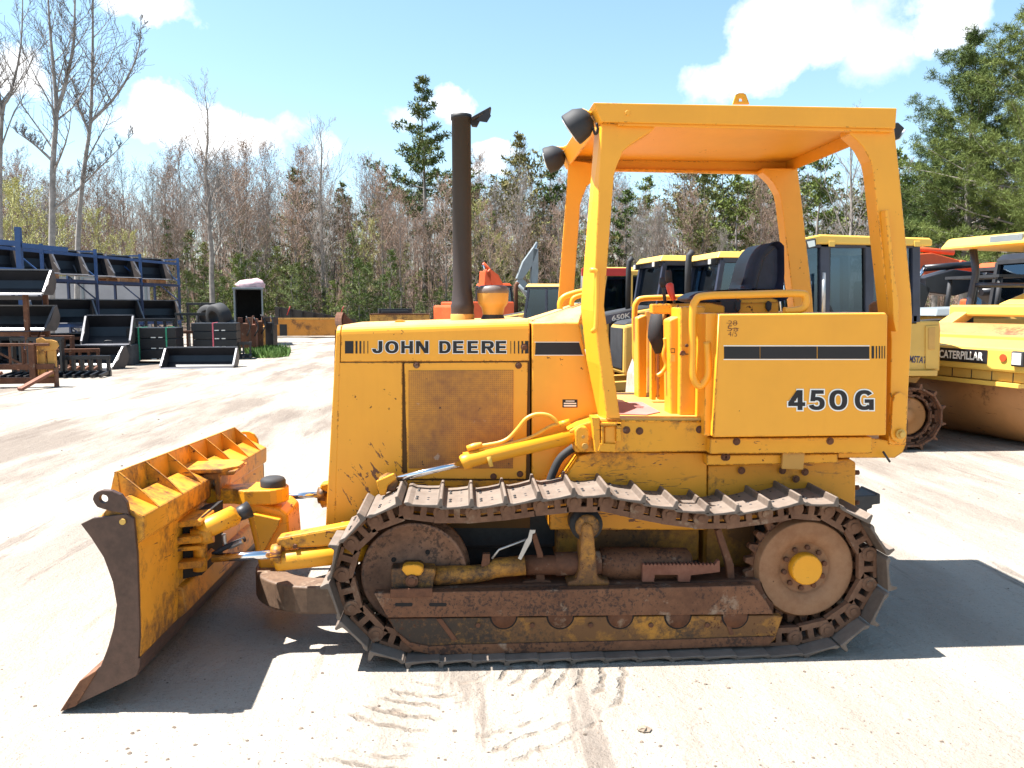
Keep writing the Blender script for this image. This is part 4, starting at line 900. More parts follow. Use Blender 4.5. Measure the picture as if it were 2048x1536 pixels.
# ================================================================== machines parked behind
mNavyP = plain('dark_navy_cab_frame', (.028, .032, .055), .4, 0, .2)
mDrum = paint('worn_drum_steel', (.44, .20, .07), .5, dirt=.35, var=.15, dust=.22, scratch=.5, chips=.1)
mTan = metal('dusty_scoured_blade', (.30, .20, .15), (.45, .36, .30), .6, bump=.1, dust=.3)
mHoodBr = plain('brown_yellow_enamel', (.50, .27, .06), .45, 0, .1)
def frame_ring(mb, P, w, n):                 # flat window frame: outline P (3D, planar), bar width w, thickness along n
    n = Vector(n)
    for a, b in zip(P, P[1:]+P[:1]): mb.bar(a, b, w, w, n)
    return mb
def cab(E, x0, x1, y0, y1, z0, z1, mroof, mfr, slope=.18, roof_over=.12, lights=True, mid=True, glass=None, post=.09):
    """closed cab: forward is -x; front posts lean back by slope"""
    g = glass or mGlass; f = x0+slope
    c4 = [(x0, z0), (x1, z0), (x1, z1), (f, z1)]
    for y, s in ((y0, 1), (y1, -1)):
        P = [Vector((a, y, b)) for a, b in c4]
        frame_ring(MB(), P, post, (0, 1, 0)); mb = frame_ring(MB(), P, post, (0, 1, 0))
        xm = x0+(x1-x0)*.56
        if mid: mb.bar((xm, y, z0), (xm, y, z1), post, post, (0, 1, 0))
        build('cab_frame', mb, mfr, E, .008)
        build('side_window', MB().prism([(x0+.05, z0+.05), (xm-.04, z0+.05), (xm-.04, z1-.05), (f+.04, z1-.05)], y-.004, y+.004), g, E)
        build('side_window', MB().prism([(xm+.04, z0+.05), (x1-.05, z0+.05), (x1-.05, z1-.05), (xm+.04, z1-.05)], y-.004, y+.004), g, E)
    [build('cab_crossbar', MB().bar((a, y0, b), (a, y1, b), post, post), mfr, E, .008) for a, b in c4]
    build('windshield', MB().loft([(x0+.02, y0+.05, z0+.05), (x0+.02, y1-.05, z0+.05), (f+.02, y1-.05, z1-.05), (f+.02, y0+.05, z1-.05)], [(x0+.028, y0+.05, z0+.05), (x0+.028, y1-.05, z0+.05), (f+.028, y1-.05, z1-.05), (f+.028, y0+.05, z1-.05)]), g, E)
    build('rear_window', MB().box(x1-.004, x1+.004, y0+.05, y1-.05, z0+.05, z1-.05), g, E)
    o = roof_over
    build('cab_roof', MB().loft([(f-o, y0-.06, z1+.04), (x1+o, y0-.06, z1+.04), (x1+o, y1+.06, z1+.04), (f-o, y1+.06, z1+.04)], [(f-o+.08, y0+.02, z1+.16), (x1+o-.05, y0+.02, z1+.15), (x1+o-.05, y1-.02, z1+.15), (f-o+.08, y1-.02, z1+.16)]), mroof, E, .02, 3)
    build('seat', MB().box(x0+.55, x0+1.0, (y0+y1)/2-.25, (y0+y1)/2+.25, z0-.1, z0+.35).loft([(x0+.95, (y0+y1)/2-.25, z0+.3), (x0+1.1, (y0+y1)/2-.25, z0+.3), (x0+1.1, (y0+y1)/2+.25, z0+.3), (x0+.95, (y0+y1)/2+.25, z0+.3)], [(x0+1.02, (y0+y1)/2-.22, z0+.95), (x0+1.12, (y0+y1)/2-.22, z0+.95), (x0+1.12, (y0+y1)/2+.22, z0+.95), (x0+1.02, (y0+y1)/2+.22, z0+.95)]), mBlackM, E, .03, 3)
    if lights:
        for y in (y0+.12, y1-.12):
            l = build('work_light', MB().obox((f-o-.02, y, z1-.02), (.1, .15, .12)), mBlackM, E, .015)
            build('lens', MB().obox((f-o-.073, y, z1-.02), (.01, .12, .09)), mLens, l)
def simple_track(E, y0, y1, xa, xb, r, mat=None, name='track'):
    """loop of grousered shoes round two wheels, near and far face with link rail, idler and sprocket"""
    L = xb-xa; per = 2*L+2*math.pi*r; n = int(per/.19); mb = MB()
    def at(s):
        s %= per
        if s < L: return (xa+s, 2*r), (1, 0)
        s -= L
        if s < math.pi*r: a = math.pi/2-s/r; return (xb+r*math.cos(a), r+r*math.sin(a)), (math.sin(a), -math.cos(a))
        s -= math.pi*r
        if s < L: return (xb-s, 0), (-1, 0)
        s -= L; a = -math.pi/2-s/r; return (xa+r*math.cos(a), r+r*math.sin(a)), (math.sin(a), -math.cos(a))
    for k in range(n):
        (x, z), (tx, tz) = at(per*k/n); nx_, nz_ = -tz, tx; w = per/n
        P = lambda a, b: (x+tx*a+nx_*b, z+tz*a+nz_*b+.05)
        pf = [P(-w/2, -.02), (P(w/2, -.02)), P(w/2+.01, .0), P(w/2, .05), P(w/2-.02, .05), P(w/2-.03, .005), P(-w/2, .0)]
        mb.prism(pf, y0, y1)
        if k % 1 == 0:
            mb.prism([P(-w*.4, -.11), P(w*.4, -.11), P(w*.4, -.085), P(-w*.4, -.085)], y0+.08, y0+.12); mb.prism([P(-w*.4, -.045), P(w*.4, -.045), P(w*.4, -.02), P(-w*.4, -.02)], y0+.08, y0+.12)
            mb.prism([P(-w*.12, -.09), P(w*.12, -.09), P(w*.12, -.04), P(-w*.12, -.04)], y0+.08, y0+.12)
    t = build(name, mb, mat or mRustPlate, E)
    m2 = MB(); rr = r-.12
    for x in (xa, xb):
        m2 = MB(); m2.lathe([(.001, y0+.13), (rr*.4, y0+.13), (rr*.45, y0+.16), (rr*.9, y0+.13), (rr, y0+.15), (rr, y1-.1), (.001, y1-.1)], (x, 0, r+.05), 'y', 28); build('track_wheel', m2, mDrum, E)
    build('track_frame', MB().box(xa, xb, y0+.11, y1-.08, .13, r*1.05), mRustPlate, E, .02)
def stack(E, p, h, r, mat, bend=True):
    x, y, z = p; pts = [(x, y, z), (x, y, z+h*.8), (x, y, z+h)]
    if bend: pts = [(x, y, z), (x, y, z+h*.8), (x+.01, y, z+h*.93), (x+.08, y, z+h)]
    build('exhaust_pipe', MB().tube(pts, r, 14), mat, E)
def word(E, body, o, du, dv, w, h, n, mat, bold=.03, name='lettering'):
    return build(name, lettering(MB(), body, o, du, dv, w, h, n, .004, bold), mat, E)

# ---- dozer with dark framed cab, right behind the rear canopy post
KY = 9.35
k = tag(empty('crawler_dozer', (W(1760, 800, KY).x, KY+1.0, 0)), 'yellow crawler dozer with navy framed glass cab parked right behind the bulldozer in front', 'dozer', None)
def K(name, mb, mat, bevel=0, par=None): return build(name, mb, mat, par or k, bevel)
k0, k1 = KY, KY+2.0
mb = MB(); side = xz(KY, [(1628, 488), (1822, 484), (1830, 640), (1640, 640)]);
for y in (k0+.1, k1-.1):
    mb = MB()
    for px_, w_ in ((1654, .12), (1744, .11), (1838, .10), (1612, .05)):
        a = W(px_, 482, k0).x; b = W(px_, 645, k0).x; za, zb_ = W(px_, 482, k0).z, W(px_, 645, k0).z
        mb.bar((b, y, zb_), (a, y, za), w_, .10, (0, 1, 0))
    a, b = W(1612, 486, k0), W(1840, 486, k0); mb.bar((a.x, y, a.z), (b.x, y, a.z), .1, .1, (0, 0, 1))
    a, b = W(1650, 640, k0), W(1840, 640, k0); mb.bar((a.x, y, a.z), (b.x, y, a.z), .1, .12, (0, 0, 1))
    K('cab_frame', mb, mNavyP, .012)
    q = lambda L: MB().prism(xz(k0, L), y-.004, y+.004)
    K('door_window', q([(1664, 492), (1736, 490), (1738, 632), (1676, 634), (1662, 610)]), mGlass); K('side_window', q([(1752, 490), (1830, 490), (1832, 634), (1752, 634)]), mGlass); K('quarter_window', q([(1614, 494), (1648, 492), (1648, 632), (1614, 632)]), mGlass)
    mb = MB(); fr = [(1664, 492), (1736, 490), (1738, 632), (1676, 634), (1662, 610)]
    P = [Vector((x, y-.02, z)) for x, z in xz(k0, fr)]; frame_ring(mb, P, .035, (0, 1, 0)); K('door_frame', mb, mBlackM, .006)
mb = MB(); wf = xz(k0, [(1612, 488), (1600, 632)]); mb.loft([(wf[0][0], k0+.16, wf[0][1]), (wf[0][0], k1-.16, wf[0][1]), (wf[1][0], k1-.16, wf[1][1]), (wf[1][0], k0+.16, wf[1][1])], [(wf[0][0]+.01, k0+.16, wf[0][1]), (wf[0][0]+.01, k1-.16, wf[0][1]), (wf[1][0]+.01, k1-.16, wf[1][1]), (wf[1][0]+.01, k0+.16, wf[1][1])]); K('windshield', mb, mGlass)
for y in (k0+.5, k0+1.2):
    mb = MB().tube([(wf[1][0]-.02, y, wf[1][1]), (wf[1][0]-.01, y+.18, wf[1][1]+.45)], .012, 6); K('wiper', mb, mSteel)
K('grab_rail', MB().tube([W(1648, 545, k0-.06), W(1647, 625, k0-.06)], .022, 10), mSteel)
r_ = xz(k0, [(1598, 478), (1640, 469), (1858, 476), (1864, 480), (1864, 492), (1640, 488), (1600, 494)]); K('cab_roof', MB().prism(r_, k0-.02, k1+.02), mYlight, .02)
for px_ in (1664, 1835): K('roof_tab', MB().pris(k0-.03, [(px_-6, 482), (px_+6, 482), (px_+6, 493), (px_-6, 493)], k0-.015), mYlight, .004)
o = K('work_light', MB().pris(k0-.06, [(1611, 480), (1632, 476), (1634, 494), (1616, 498)], k0+.08), mBlackM, .012); K('lens', MB().pris(k0-.066, [(1614, 483), (1629, 480), (1631, 492), (1618, 495)], k0-.061), mLens, 0, o)
K('operator_seat', MB().pris(k0+.7, [(1750, 640), (1752, 560), (1790, 560), (1795, 640)], k0+1.3), mBlackM, .03)
b_ = [(1600, 642), (1880, 642), (1882, 660), (1880, 742), (1600, 742)]
K('body', MB().pris(k0+.05, b_, k1-.05), mYold, .02)
K('rear_door', MB().pris(k0+.03, [(1852, 652), (1878, 650), (1877, 738), (1852, 738)], k0+.06), mYold, .006); K('door_vent', MB().pris(k0+.022, [(1857, 656), (1871, 655), (1870, 699), (1857, 699)], k0+.04), mHoodBr, .003)
K('body_sill', MB().pris(k0, [(1600, 741), (1876, 741), (1875, 752), (1600, 752)], k1), mYold, .006)
K('rear_chassis', MB().pris(k0+.2, [(1640, 752), (1845, 752), (1826, 775), (1800, 800), (1640, 800)], k1-.2), mYdeep, .02)
K('fender', MB().pris(k0-.05, [(1600, 640), (1640, 636), (1640, 650), (1600, 652)], k0+.3), mYold, .01)
a = W(1800, 724, k0+.05); K('lettering', lettering(MB(), 'KOMSTAT', a, (.995, 0, -.06), (.15, 0, 1), .33, .085, (0, -1, 0), .005, .02), plain('blue_black_decal', (.03, .03, .09), .5))
E2 = tr_c = W(1818, 845, k0+.05); rr_ = .36
mt = MB(); 
xb_ = tr_c.x; xa_ = xb_-2.1
kt = [o_ for o_ in ()]
def KT(y0, y1):
    T = empty('t', (0, 0, 0), local=True); before = set(o.name for o in bpy.data.objects)
    simple_track(T, y0, y1, xa_, xb_, .36, mRustPlate)
    for ch in list(T.children):
        ch.parent = k; me = ch.data; me.transform(Matrix.Translation(-Vector(k.location)))
    bpy.data.objects.remove(T)
KT(k0-.05, k0+.45); KT(k1-.45, k1+.05)
hd = [(1400, 640), (1600, 630), (1600, 742), (1395, 742)]
K('hood', MB().pris(k0+.45, hd, k1-.45), mYold, .03)
bx = W(1330, 800, k0).x
K('blade', MB().prism([(bx, .1), (bx-.06, .4), (bx-.03, .8), (bx+.04, 1.0), (bx+.09, 1.0), (bx+.04, .6), (bx+.05, .2), (bx+.1, .05)], k0-.1, k1+.1), mTan, .01)
K('push_arm', MB().box(bx+.05, xb_, k0+.3, k0+.42, .3, .45), mYdeep, .01); K('push_arm', MB().box(bx+.05, xb_, k1-.42, k1-.3, .3, .45), mYdeep, .01)

# ---- generic dozer facing left
def dozer(label, loc, rz, sc_=1., mroof=mYlight, mbody=mYold, mfr=mNavyP, extra=None):
    E = tag(empty('crawler_dozer', loc, rz, True), label, 'dozer', 'crawler dozers parked in the row behind'); E.scale = (sc_,)*3
    simple_track(E, -1.15, -.65, -1.5, .9, .38); simple_track(E, .65, 1.15, -1.5, .9, .38)
    build('body', MB().box(-.4, 1.35, -.62, .62, .5, 1.35), mbody, E, .03); build('floor_deck', MB().box(-.5, 1.3, -1.0, 1.0, 1.12, 1.36), mbody, E, .02)
    build('hood', MB().prism([(-2.0, .55), (-.42, .5), (-.42, 1.72), (-2.0, 1.45)], -.48, .48), mbody, E, .05)
    build('hood_top', MB().loft([(-1.98, -.40, 1.46), (-.45, -.40, 1.725), (-.45, .40, 1.725), (-1.98, .40, 1.46)], [(-1.9, -.36, 1.52), (-.45, -.36, 1.78), (-.45, .36, 1.78), (-1.9, .36, 1.52)]), mBlackM, E, .01)
    mb = MB()
    for i in range(12): mb.bar((-1.3+.0*i, -.50, .72+i*.065), (-.75, -.50, .72+i*.075), .04, .03)
    build('louvre_panel', mb, mBlackM, E); build('louvre_backing', MB().prism([(-1.34, .66), (-.7, .66), (-.7, 1.62), (-1.34, 1.5)], -.488, -.47), mBlack, E)
    build('front_grille', MB().box(-2.02, -1.99, -.42, .42, .65, 1.4), mBlackM, E, .01)
    cab(E, -.45, 1.05, -.72, .72, 1.38, 2.62, mroof, mfr)
    build('blade', MB().prism([(-2.75, .02), (-2.62, .1), (-2.72, .4), (-2.7, .7), (-2.6, .98), (-2.52, .98), (-2.6, .6), (-2.58, .25), (-2.5, .1)], -1.35, 1.35), mTan, E, .01)
    for y in (-.9, .9): build('push_arm', MB().bar((-2.6, y*.7, .35), (.0, y*.62, .45), .14, .16), mbody, E, .01)
    if extra: extra(E)
    return E
def x1(E):
    stack(E, (-.85, -.2, 1.6), 1.15, .055, mBlackM)
    build('badge_plate', MB().prism([(-2.0+.1, 1.30), (-.8, 1.52), (-.8, 1.70), (-1.9, 1.46)], -.489, -.482), plain('slate_decal_band', (.10, .10, .13), .5), E)
    word(E, '650K', (-1.28, -.489, 1.46), (.983, 0, .18), (0, 0, 1), .40, .11, (0, -1, 0), mDecalW, .02)
dozer('pale yellow dozer with white 650K lettering and black louvres, beyond the front canopy post', AT(1328, 16.6, 0), R(6), 1., extra=x1)
def x2(E): stack(E, (-.75, -.3, 1.6), 1.2, .06, mBlackM)
dozer('yellow dozer with paired roof lights on its cab, half hidden behind the black seat', AT(1440, 14.6, 0), R(4), .98, extra=x2)
def x3(E):
    stack(E, (-.8, -.1, 1.6), 1.15, .075, mSteel)
    build('red_beam', MB().box(-.9, .35, -.8, -.6, 2.55, 2.75), mRed, E, .01)
dozer('older pale yellow dozer with grey bent exhaust and red beam, left of the 650K dozer', AT(1225, 21.5, 0), R(-4), 1., mYold, mYold, mYold, x3)
def x4(E):
    stack(E, (-.9, .1, 1.55), 1.3, .08, mRust); stack(E, (-1.6, -.2, 1.4), .95, .06, mRust)
    build('name_plate', MB().box(-2.75, -2.2, -1.36, -1.35, .95, 1.25), mBlack, E)
dozer('faded yellow dozer with rusty upright exhausts, beyond the air cleaner bowl', AT(1078, 27, 0), R(-14), .90, mYold, mYold, mNavyP, x4)

# ---- excavators: house on tracks, boom, stick, bucket
def excavator(name_mat, label, loc, rz, pts, w=.45, house=True, txt=None, mstick=None):
    E = tag(empty('excavator', loc, rz, True), label, 'excavator', None); m = name_mat
    if house:
        simple_track(E, -1.3, -.75, -1.5, 1.5, .42); simple_track(E, .75, 1.3, -1.5, 1.5, .42)
        build('turntable', MB().cyl((0, 0, .6), (0, 0, 1.0), .7, seg=24), mDark, E)
        build('engine_house', MB().box(-.4, 2.0, -1.2, 1.2, 1.0, 1.95), m, E, .06)
        build('counterweight', MB().box(2.0, 2.4, -1.2, 1.2, 1.0, 1.8), m, E, .1)
        cab(E, -1.4, .1, -1.2, -.3, 1.05, 2.65, m, mBlackM, .2, .03, False)
    def seg(name, a, b, h0, h1, mt):
        a, b = Vector(a), Vector(b); d = (b-a).normalized(); u = Vector((-d.z, 0, d.x))
        return build(name, MB().prism([((a-u*h0/2).x, (a-u*h0/2).z), (((a+b)/2-u*h1/2).x, ((a+b)/2-u*h1/2).z), ((b-u*h0/2).x, (b-u*h0/2).z), ((b+u*h0/2).x, (b+u*h0/2).z), (((a+b)/2+u*h1/2).x, ((a+b)/2+u*h1/2).z), ((a+u*h0/2).x, (a+u*h0/2).z)], -w/2+.2, w/2+.2), mt, E, .02)
    P = [Vector(p) for p in pts]
    seg('boom', P[0], P[1], .35, .6, m); seg('boom', P[1], P[2], .3, .55, m); seg('stick', P[2], P[3], .28, .4, mstick or m)
    build('boom_cylinder', MB().tube([P[0]+Vector((-.3, -.1, .2)), P[1]+Vector((-.1, -.1, -.25))], .08, 10), m, E)
    build('stick_cylinder', MB().tube([P[1]+Vector((0, .2, .35)), P[2]+Vector((.1, .2, .35))], .07, 10), m, E)
    build('cylinder_rod', MB().tube([P[2]+Vector((.1, .2, .35)), P[2]+(P[3]-P[2])*.2+Vector((0, .2, .25))], .04, 8), mChrome, E)
    q = P[3]; build('bucket', MB().prism([(q.x-.2, q.z+.15), (q.x+.25, q.z+.1), (q.x+.35, q.z-.4), (q.x+.1, q.z-.85), (q.x-.35, q.z-.9), (q.x-.1, q.z-.5)], -.35, .75), mRust, E, .02)
    if txt: word(E, txt[0], txt[1], txt[2], txt[3], txt[4], txt[5], (0, -1, 0), mDecalW, .02)
    return E
excavator(mOr, 'orange excavator with folded arm standing behind the exhaust stack', AT(985, 36, 0), R(-150), [(-.3, 0, 1.7), (-.2, 0, 2.6), (.5, 0, 3.3), (.55, 0, 1.5)], w=.5)
excavator(mGreyP, 'grey excavator arm raised above the faded yellow dozer behind the hood', AT(1098, 44, 0), R(10), [(-.3, 0, 1.6), (-1.7, 0, 3.2), (-.75, 0, 4.9), (-.85, 0, 2.2)], w=.35)
excavator(mOr, 'orange excavator with its long boom laid flat behind the roller canopy', AT(2015, 19.5, 0), R(8), [(-.2, 0, 2.2), (-1.5, 0, 2.75), (-3.1, 0, 2.85), (-3.3, 0, 1.3)])
excavator(mBlack, 'black excavator with white letters on its boom behind the roller platform', AT(2075, 16.2, 0), R(4), [(-.2, 0, 1.9), (-1.3, 0, 2.3), (-2.6, 0, 2.2), (-3.0, 0, 1.3)], txt=('YC', (-1.62, -.03, 2.06), (1, 0, -.02), (0, 0, 1), .30, .16))

# ---- drum roller on the right edge
g_ = G(1995, 873)
r = tag(empty('drum_roller', (g_.x, g_.y, 0), R(14.5), True), 'yellow drum roller with wide rusty steel drum and canopy at the right edge', 'roller')
def RL(name, mb, mat, bevel=0, par=None): return build(name, mb, mat, par or r, bevel)
dr = MB().lathe([(.001, -1.06), (.5, -1.06), (.52, -1.09), (.72, -1.09), (.765, -1.065), (.765, 1.065), (.72, 1.09), (.52, 1.09), (.5, 1.06), (.001, 1.06)], (0, 0, .765), 'y', 96); RL('drum', dr, mDrum)
RL('front_frame', MB().loft([(-1.06, -1.35, .98), (-1.06, 1.2, .98), (-1.06, 1.2, 1.26), (-1.06, -1.35, 1.26)], [(-.70, -1.35, .98), (-.70, 1.2, .98), (-.70, 1.2, 1.36), (-.70, -1.35, 1.36)]), mYlight, .03)
RL('scraper_bar', MB().box(-.98, -.80, -1.15, 1.12, .86, .975), mYold, .008); RL('scraper_lip', MB().box(-1.02, -.9, -1.1, 1.1, .795, .85), mYlight, .006)
for y in [-1.0+i*.29 for i in range(8)]: RL('scraper_joint', MB().box(-.983, -.97, y, y+.012, .862, .97), mBlackM)
for y in (-1.32, 1.14): RL('side_frame', MB().box(-.72, 1.3, y, y+.12, .85, 1.33), mYlight, .02)
RL('top_plate', MB().box(-.70, -.05, -1.3, 1.18, 1.34, 1.395), mYlight, .01)
np_ = RL('name_plate', MB().box(-1.072, -1.06, -.70, .06, 1.06, 1.23), mBlack, .006)
lt = lettering(MB(), 'CATERPILLAR', (-1.0725, .01, 1.095), (0, -1, 0), (0, 0, 1), .66, .105, (-1, 0, 0), .003, .03); RL('lettering', lt, mDecalW, 0, np_)
c = Vector((-1.065, -.92, 1.15)); RL('reflector', MB().tube([c, c+Vector((-.012, 0, 0))], .045, 16), mAmber)
hl = RL('headlamp', MB().box(-1.12, -1.06, -1.22, -1.06, 1.06, 1.24), mBlackM, .015); RL('lens', MB().box(-1.128, -1.12, -1.20, -1.08, 1.08, 1.22), mLens, .01, hl)
for z in (1.13, 1.18, 1.23): RL('frame_slot', MB().box(-1.064, -1.05, .62, .70, z, z+.012), mBlackM)
RL('yoke_arm', MB().loft([(-.25, 1.12, 1.39), (-.25, .85, 1.39), (.05, .85, 1.39), (.05, 1.12, 1.39)], [(.35, 1.0, 1.78), (.35, .75, 1.78), (.6, .75, 1.78), (.6, 1.0, 1.78)]), mYold, .03)
RL('cross_member', MB().box(.2, .6, -1.25, 1.1, 1.62, 1.78), mYlight, .03); RL('deck_cover', MB().box(.0, .25, -1.2, .75, 1.40, 1.5), mGreyP, .02)
RL('engine_fairing', MB().loft([(.45, -1.2, 1.78), (.45, .55, 1.78), (1.6, .55, 1.78), (1.6, -1.2, 1.78)], [(1.0, -1.1, 2.06), (.85, .25, 2.03), (1.6, .25, 2.12), (1.6, -1.1, 2.14)]), mYlight, .04)
RL('articulation_frame', MB().box(1.2, 2.2, -.6, .6, .7, 1.3), mYold, .04); RL('operator_deck', MB().box(1.6, 3.1, -.95, .95, 1.25, 1.45), mDark, .02)
RL('rear_hood', MB().box(3.0, 4.6, -.8, .8, .9, 1.85), mYlight, .06)
for y in (-.95, .95): RL('rear_tyre', MB().lathe([(.3, y-.25), (.68, y-.25), (.75, y-.18), (.75, y+.18), (.68, y+.25), (.3, y+.25)], (3.5, 0, .75), 'y', 32), mRubber)
for x in (.62, 2.1):
    for y in (-.7, 1.1):
        RL('canopy_post', MB().tube([(x, y, 1.3), (x-.03, y, 1.8), (x+.06, y, 2.25), (x-.02, y, 2.62)], .055, 10), mNavyP)
RL('canopy_rail', MB().tube(smooth_path([(.65, 1.1, 2.08), (.67, .5, 2.06), (.65, 0, 2.05), (.65, -.7, 2.11)], 4), .035, 10), mNavyP)
RL('canopy_roof', MB().loft([(.2, -1.0, 2.60), (.2, 1.35, 2.60), (2.3, 1.35, 2.60), (2.3, -1.0, 2.60)], [(.3, -.93, 2.76), (.3, 1.28, 2.76), (2.25, 1.28, 2.76), (2.25, -.93, 2.76)]), mYlight, .04)
RL('roof_badge', MB().box(.225, .26, .0, .5, 2.64, 2.73), mGreyP, .006)
RL('operator_seat', MB().box(1.5, 2.0, -.1, .5, 1.45, 2.2), mBlackM, .06); RL('steering_column', MB().tube([(1.1, .2, 1.4), (1.2, .2, 2.0)], .06, 10), mBlackM)
for k_ in range(2): RL('hydraulic_hose', MB().tube(smooth_path([(.5, 1.1, 1.45+k_*.06), (.2, 1.35, 1.5+k_*.05), (-.2, 1.5, 1.42+k_*.05), (-.5, 1.4, 1.2)], 5), .025, 8), mBlackM)
# grey flat hood of a compact loader between the dozer and the roller
e = tag(empty('compact_loader', AT(1905, 13.6, 0), R(6), True), 'grey topped compact loader squeezed between the cab dozer and the roller', 'loader')
build('body', MB().box(-.7, .9, -.7, .7, .45, 1.6), mYold, e, .05); build('engine_hood', MB().loft([(-.9, -.75, 1.6), (.5, -.75, 1.6), (.5, .75, 1.6), (-.9, .75, 1.6)], [(-.8, -.65, 1.72), (.5, -.65, 1.76), (.5, .65, 1.76), (-.8, .65, 1.72)]), mGreyP, e, .02)
for x in (-.45, .6):
    for y in (-.8, .8): build('tyre', MB().lathe([(.18, y-.14), (.38, y-.14), (.42, y-.08), (.42, y+.08), (.38, y+.14), (.18, y+.14), (.001, y+.05)], (x, 0, .42), 'y', 24), mRubber, e)
frame_ = MB(); [frame_.tube([(x, y, 1.6), (x+.05, y, 2.25)], .04, 8) for x in (.35, .9) for y in (-.6, .6)]; build('roll_bar', frame_.box(.33, 1.0, -.65, .65, 2.25, 2.3), mBlackM, e)
# ================================================================== storage yard on the left
mBk = plain('black_bucket_paint', (.009, .009, .012), .38, 0, .35, 3)
mBkE = plain('worn_bucket_edge', (.13, .13, .145), .4, .3, .2)
mBkS = plain('brown_black_side_plate', (.055, .045, .042), .5, 0, .3, 3)
# bucket: opening towards -y, width along x, sits on its floor at z = 0
def bucket_proto(w, d, h, name='loader_bucket'):
    E = empty(name, (0, 0, 0), 0, True); t = .02
    pr = [(-d/2, 0), (d*.2, 0), (d*.42, h*.25), (d*.5, h*.6), (d*.36, h), (d*.36-t, h-t), (d*.5-t*1.5, h*.6), (d*.42-t*1.5, h*.27), (d*.2-t, t), (-d/2, t)]
    build('shell', MB().xprism(pr, -w/2+.02, w/2-.02), mBk, E)
    sd = [(-d/2, 0), (d*.2, 0), (d*.42, h*.25), (d*.5, h*.6), (d*.36, h), (d*.18, h*.98), (-d*.1, h*.45), (-d/2+.06, h*.16)]
    for s in (-1, 1): build('side_plate', MB().xprism(sd, s*w/2-.02, s*w/2+.02), mBkS, E, .004)
    for s in (-1, 1): build('side_edge', MB().xprism([(-d/2+.04, h*.14), (-d/2+.08, h*.19), (d*.2, h), (d*.17, h)], s*w/2-.025, s*w/2+.025), mBkE, E)
    build('cutting_edge', MB().xprism([(-d/2-.08, 0), (-d/2+.1, 0), (-d/2+.1, .03), (-d/2-.06, .012)], -w/2, w/2), mBkE, E)
    build('top_lip', MB().xprism([(d*.30, h), (d*.40, h), (d*.40, h+.035), (d*.30, h+.035)], -w/2, w/2), mBkE, E)
    return E
BP = {}
def bucket(label, loc, rz, w=1.8, d=.85, h=.62, group='black loader buckets stored in the yard', tiltx=0.):
    key = (w, d, h)
    if key in BP: E = copy_tree(BP[key])
    else: E = bucket_proto(w, d, h); BP[key] = E
    E.location = loc; E.rotation_euler = (tiltx, 0, rz); tag(E, label, 'bucket', group); return E
# ---- long blue rack
u = Vector((.205, .979, 0)); wv = Vector((-.979, .205, 0)); O = Vector((-14.0, 24.0, 0)); rzr = math.atan2(u.y, u.x)
rk = tag(empty('pallet_rack', O, rzr, True), 'long blue pallet rack running away from the road, loaded with black buckets', 'rack')
mBluD = paint('dark_blue_rack_paint', (.02, .035, .09), .6, chips=.3, dust=.2)
LZ = (1.16, 2.66); TOPZ = 3.75
for i in range(5):
    s = i*2.6; mb = MB()
    for y in (0, 1.1): mb.box(s-.038, s+.038, y-.038, y+.038, 0, LZ[1]-.1)
    for z in (.2, 1.0, 2.0): mb.bar((s, .045, z), (s, 1.06, z+.8), .04, .04); mb.bar((s, .045, z), (s, 1.06, z), .04, .04)
    build('upright_frame', mb, mBluD, rk)
    mb = MB()
    for y in (0, 1.1): mb.box(s-.04, s+.04, y-.04, y+.04, LZ[1]-.1, TOPZ)
    mb.bar((s, .045, 2.8), (s, 1.06, 3.6), .04, .04); mb.bar((s, .04, 3.68), (s, 1.06, 3.68), .04, .06); build('upright_frame', mb, mBlue, rk)
for i in range(4):
    a = i*2.6+.055; b = (i+1)*2.6-.055
    for z, m_ in ((LZ[0], mBluD if i < 1 else mBlue), (LZ[1], mBluD), (3.55, mBlue)):
        for y in (-.03, 1.13): build('beam', MB().box(a, b, y-.025, y+.025, z-.10, z), m_, rk)
# short rack in front at the frame edge
rf = tag(empty('pallet_rack', AT(52, 20.4, 0), R(4), True), 'short dark pallet rack at the left edge with one bucket on top', 'rack')
for x in (0, -2.7):
    mb = MB(); [mb.box(x-.05, x+.05, y-.05, y+.05, 0, 2.05) for y in (0, 1.1)]; mb.bar((x, 0, .4), (x, 1.1, 1.5), .04, .04); build('upright_frame', mb, mRust, rf)
for z in (1.12, 2.02): [build('beam', MB().box(-2.65, -.05, y-.03, y+.03, z-.1, z), mRust if z < 1.5 else mBkS, rf) for y in (-.02, 1.12)]
mb = MB(); mb.bar((-1.4, -.02, 1.0), (-.1, -.02, .3), .05, .05); build('brace', mb, mRust, rf)
# upright blue gate frame above the short rack
gf = tag(empty('blue_frame', AT(45, 23.2, 0), R(4), True), 'bright blue steel frame rising above the short rack at the left edge', 'frame')
mb = MB().box(-.07, .07, -.07, .07, 0, 3.95); build('post', mb, mBlue, gf)
for z0, z1 in ((3.7, 3.5), (2.85, 2.75)): build('rail', MB().bar((-3, 0, z0), (-.07, 0, z1), .08, .15), mBlue, gf)
build('rail', MB().bar((.09, 0, 3.45), (1.2, .2, 3.35), .08, .13), mBlue, gf)
def on_rack(s, z, y=.5): return O+u*s+wv*y+Vector((0, 0, z))
fx = rzr-math.pi/2+math.pi/2                       # width along the rack, opening towards the road
top = [(.9, 1.7, 'wide black bucket on the top shelf nearest the blue frame'), (2.75, 1.3, 'black bucket with pale edges, second on the top shelf'), (4.15, 1.3, 'black bucket at the middle of the top rack shelf, third along'), (5.55, 1.3, 'black bucket on the top shelf, fourth along from the near end'), (7.1, 1.3, 'black bucket on the top shelf beside the farthest one'), (8.9, 1.7, 'black bucket at the far end of the top rack shelf')]
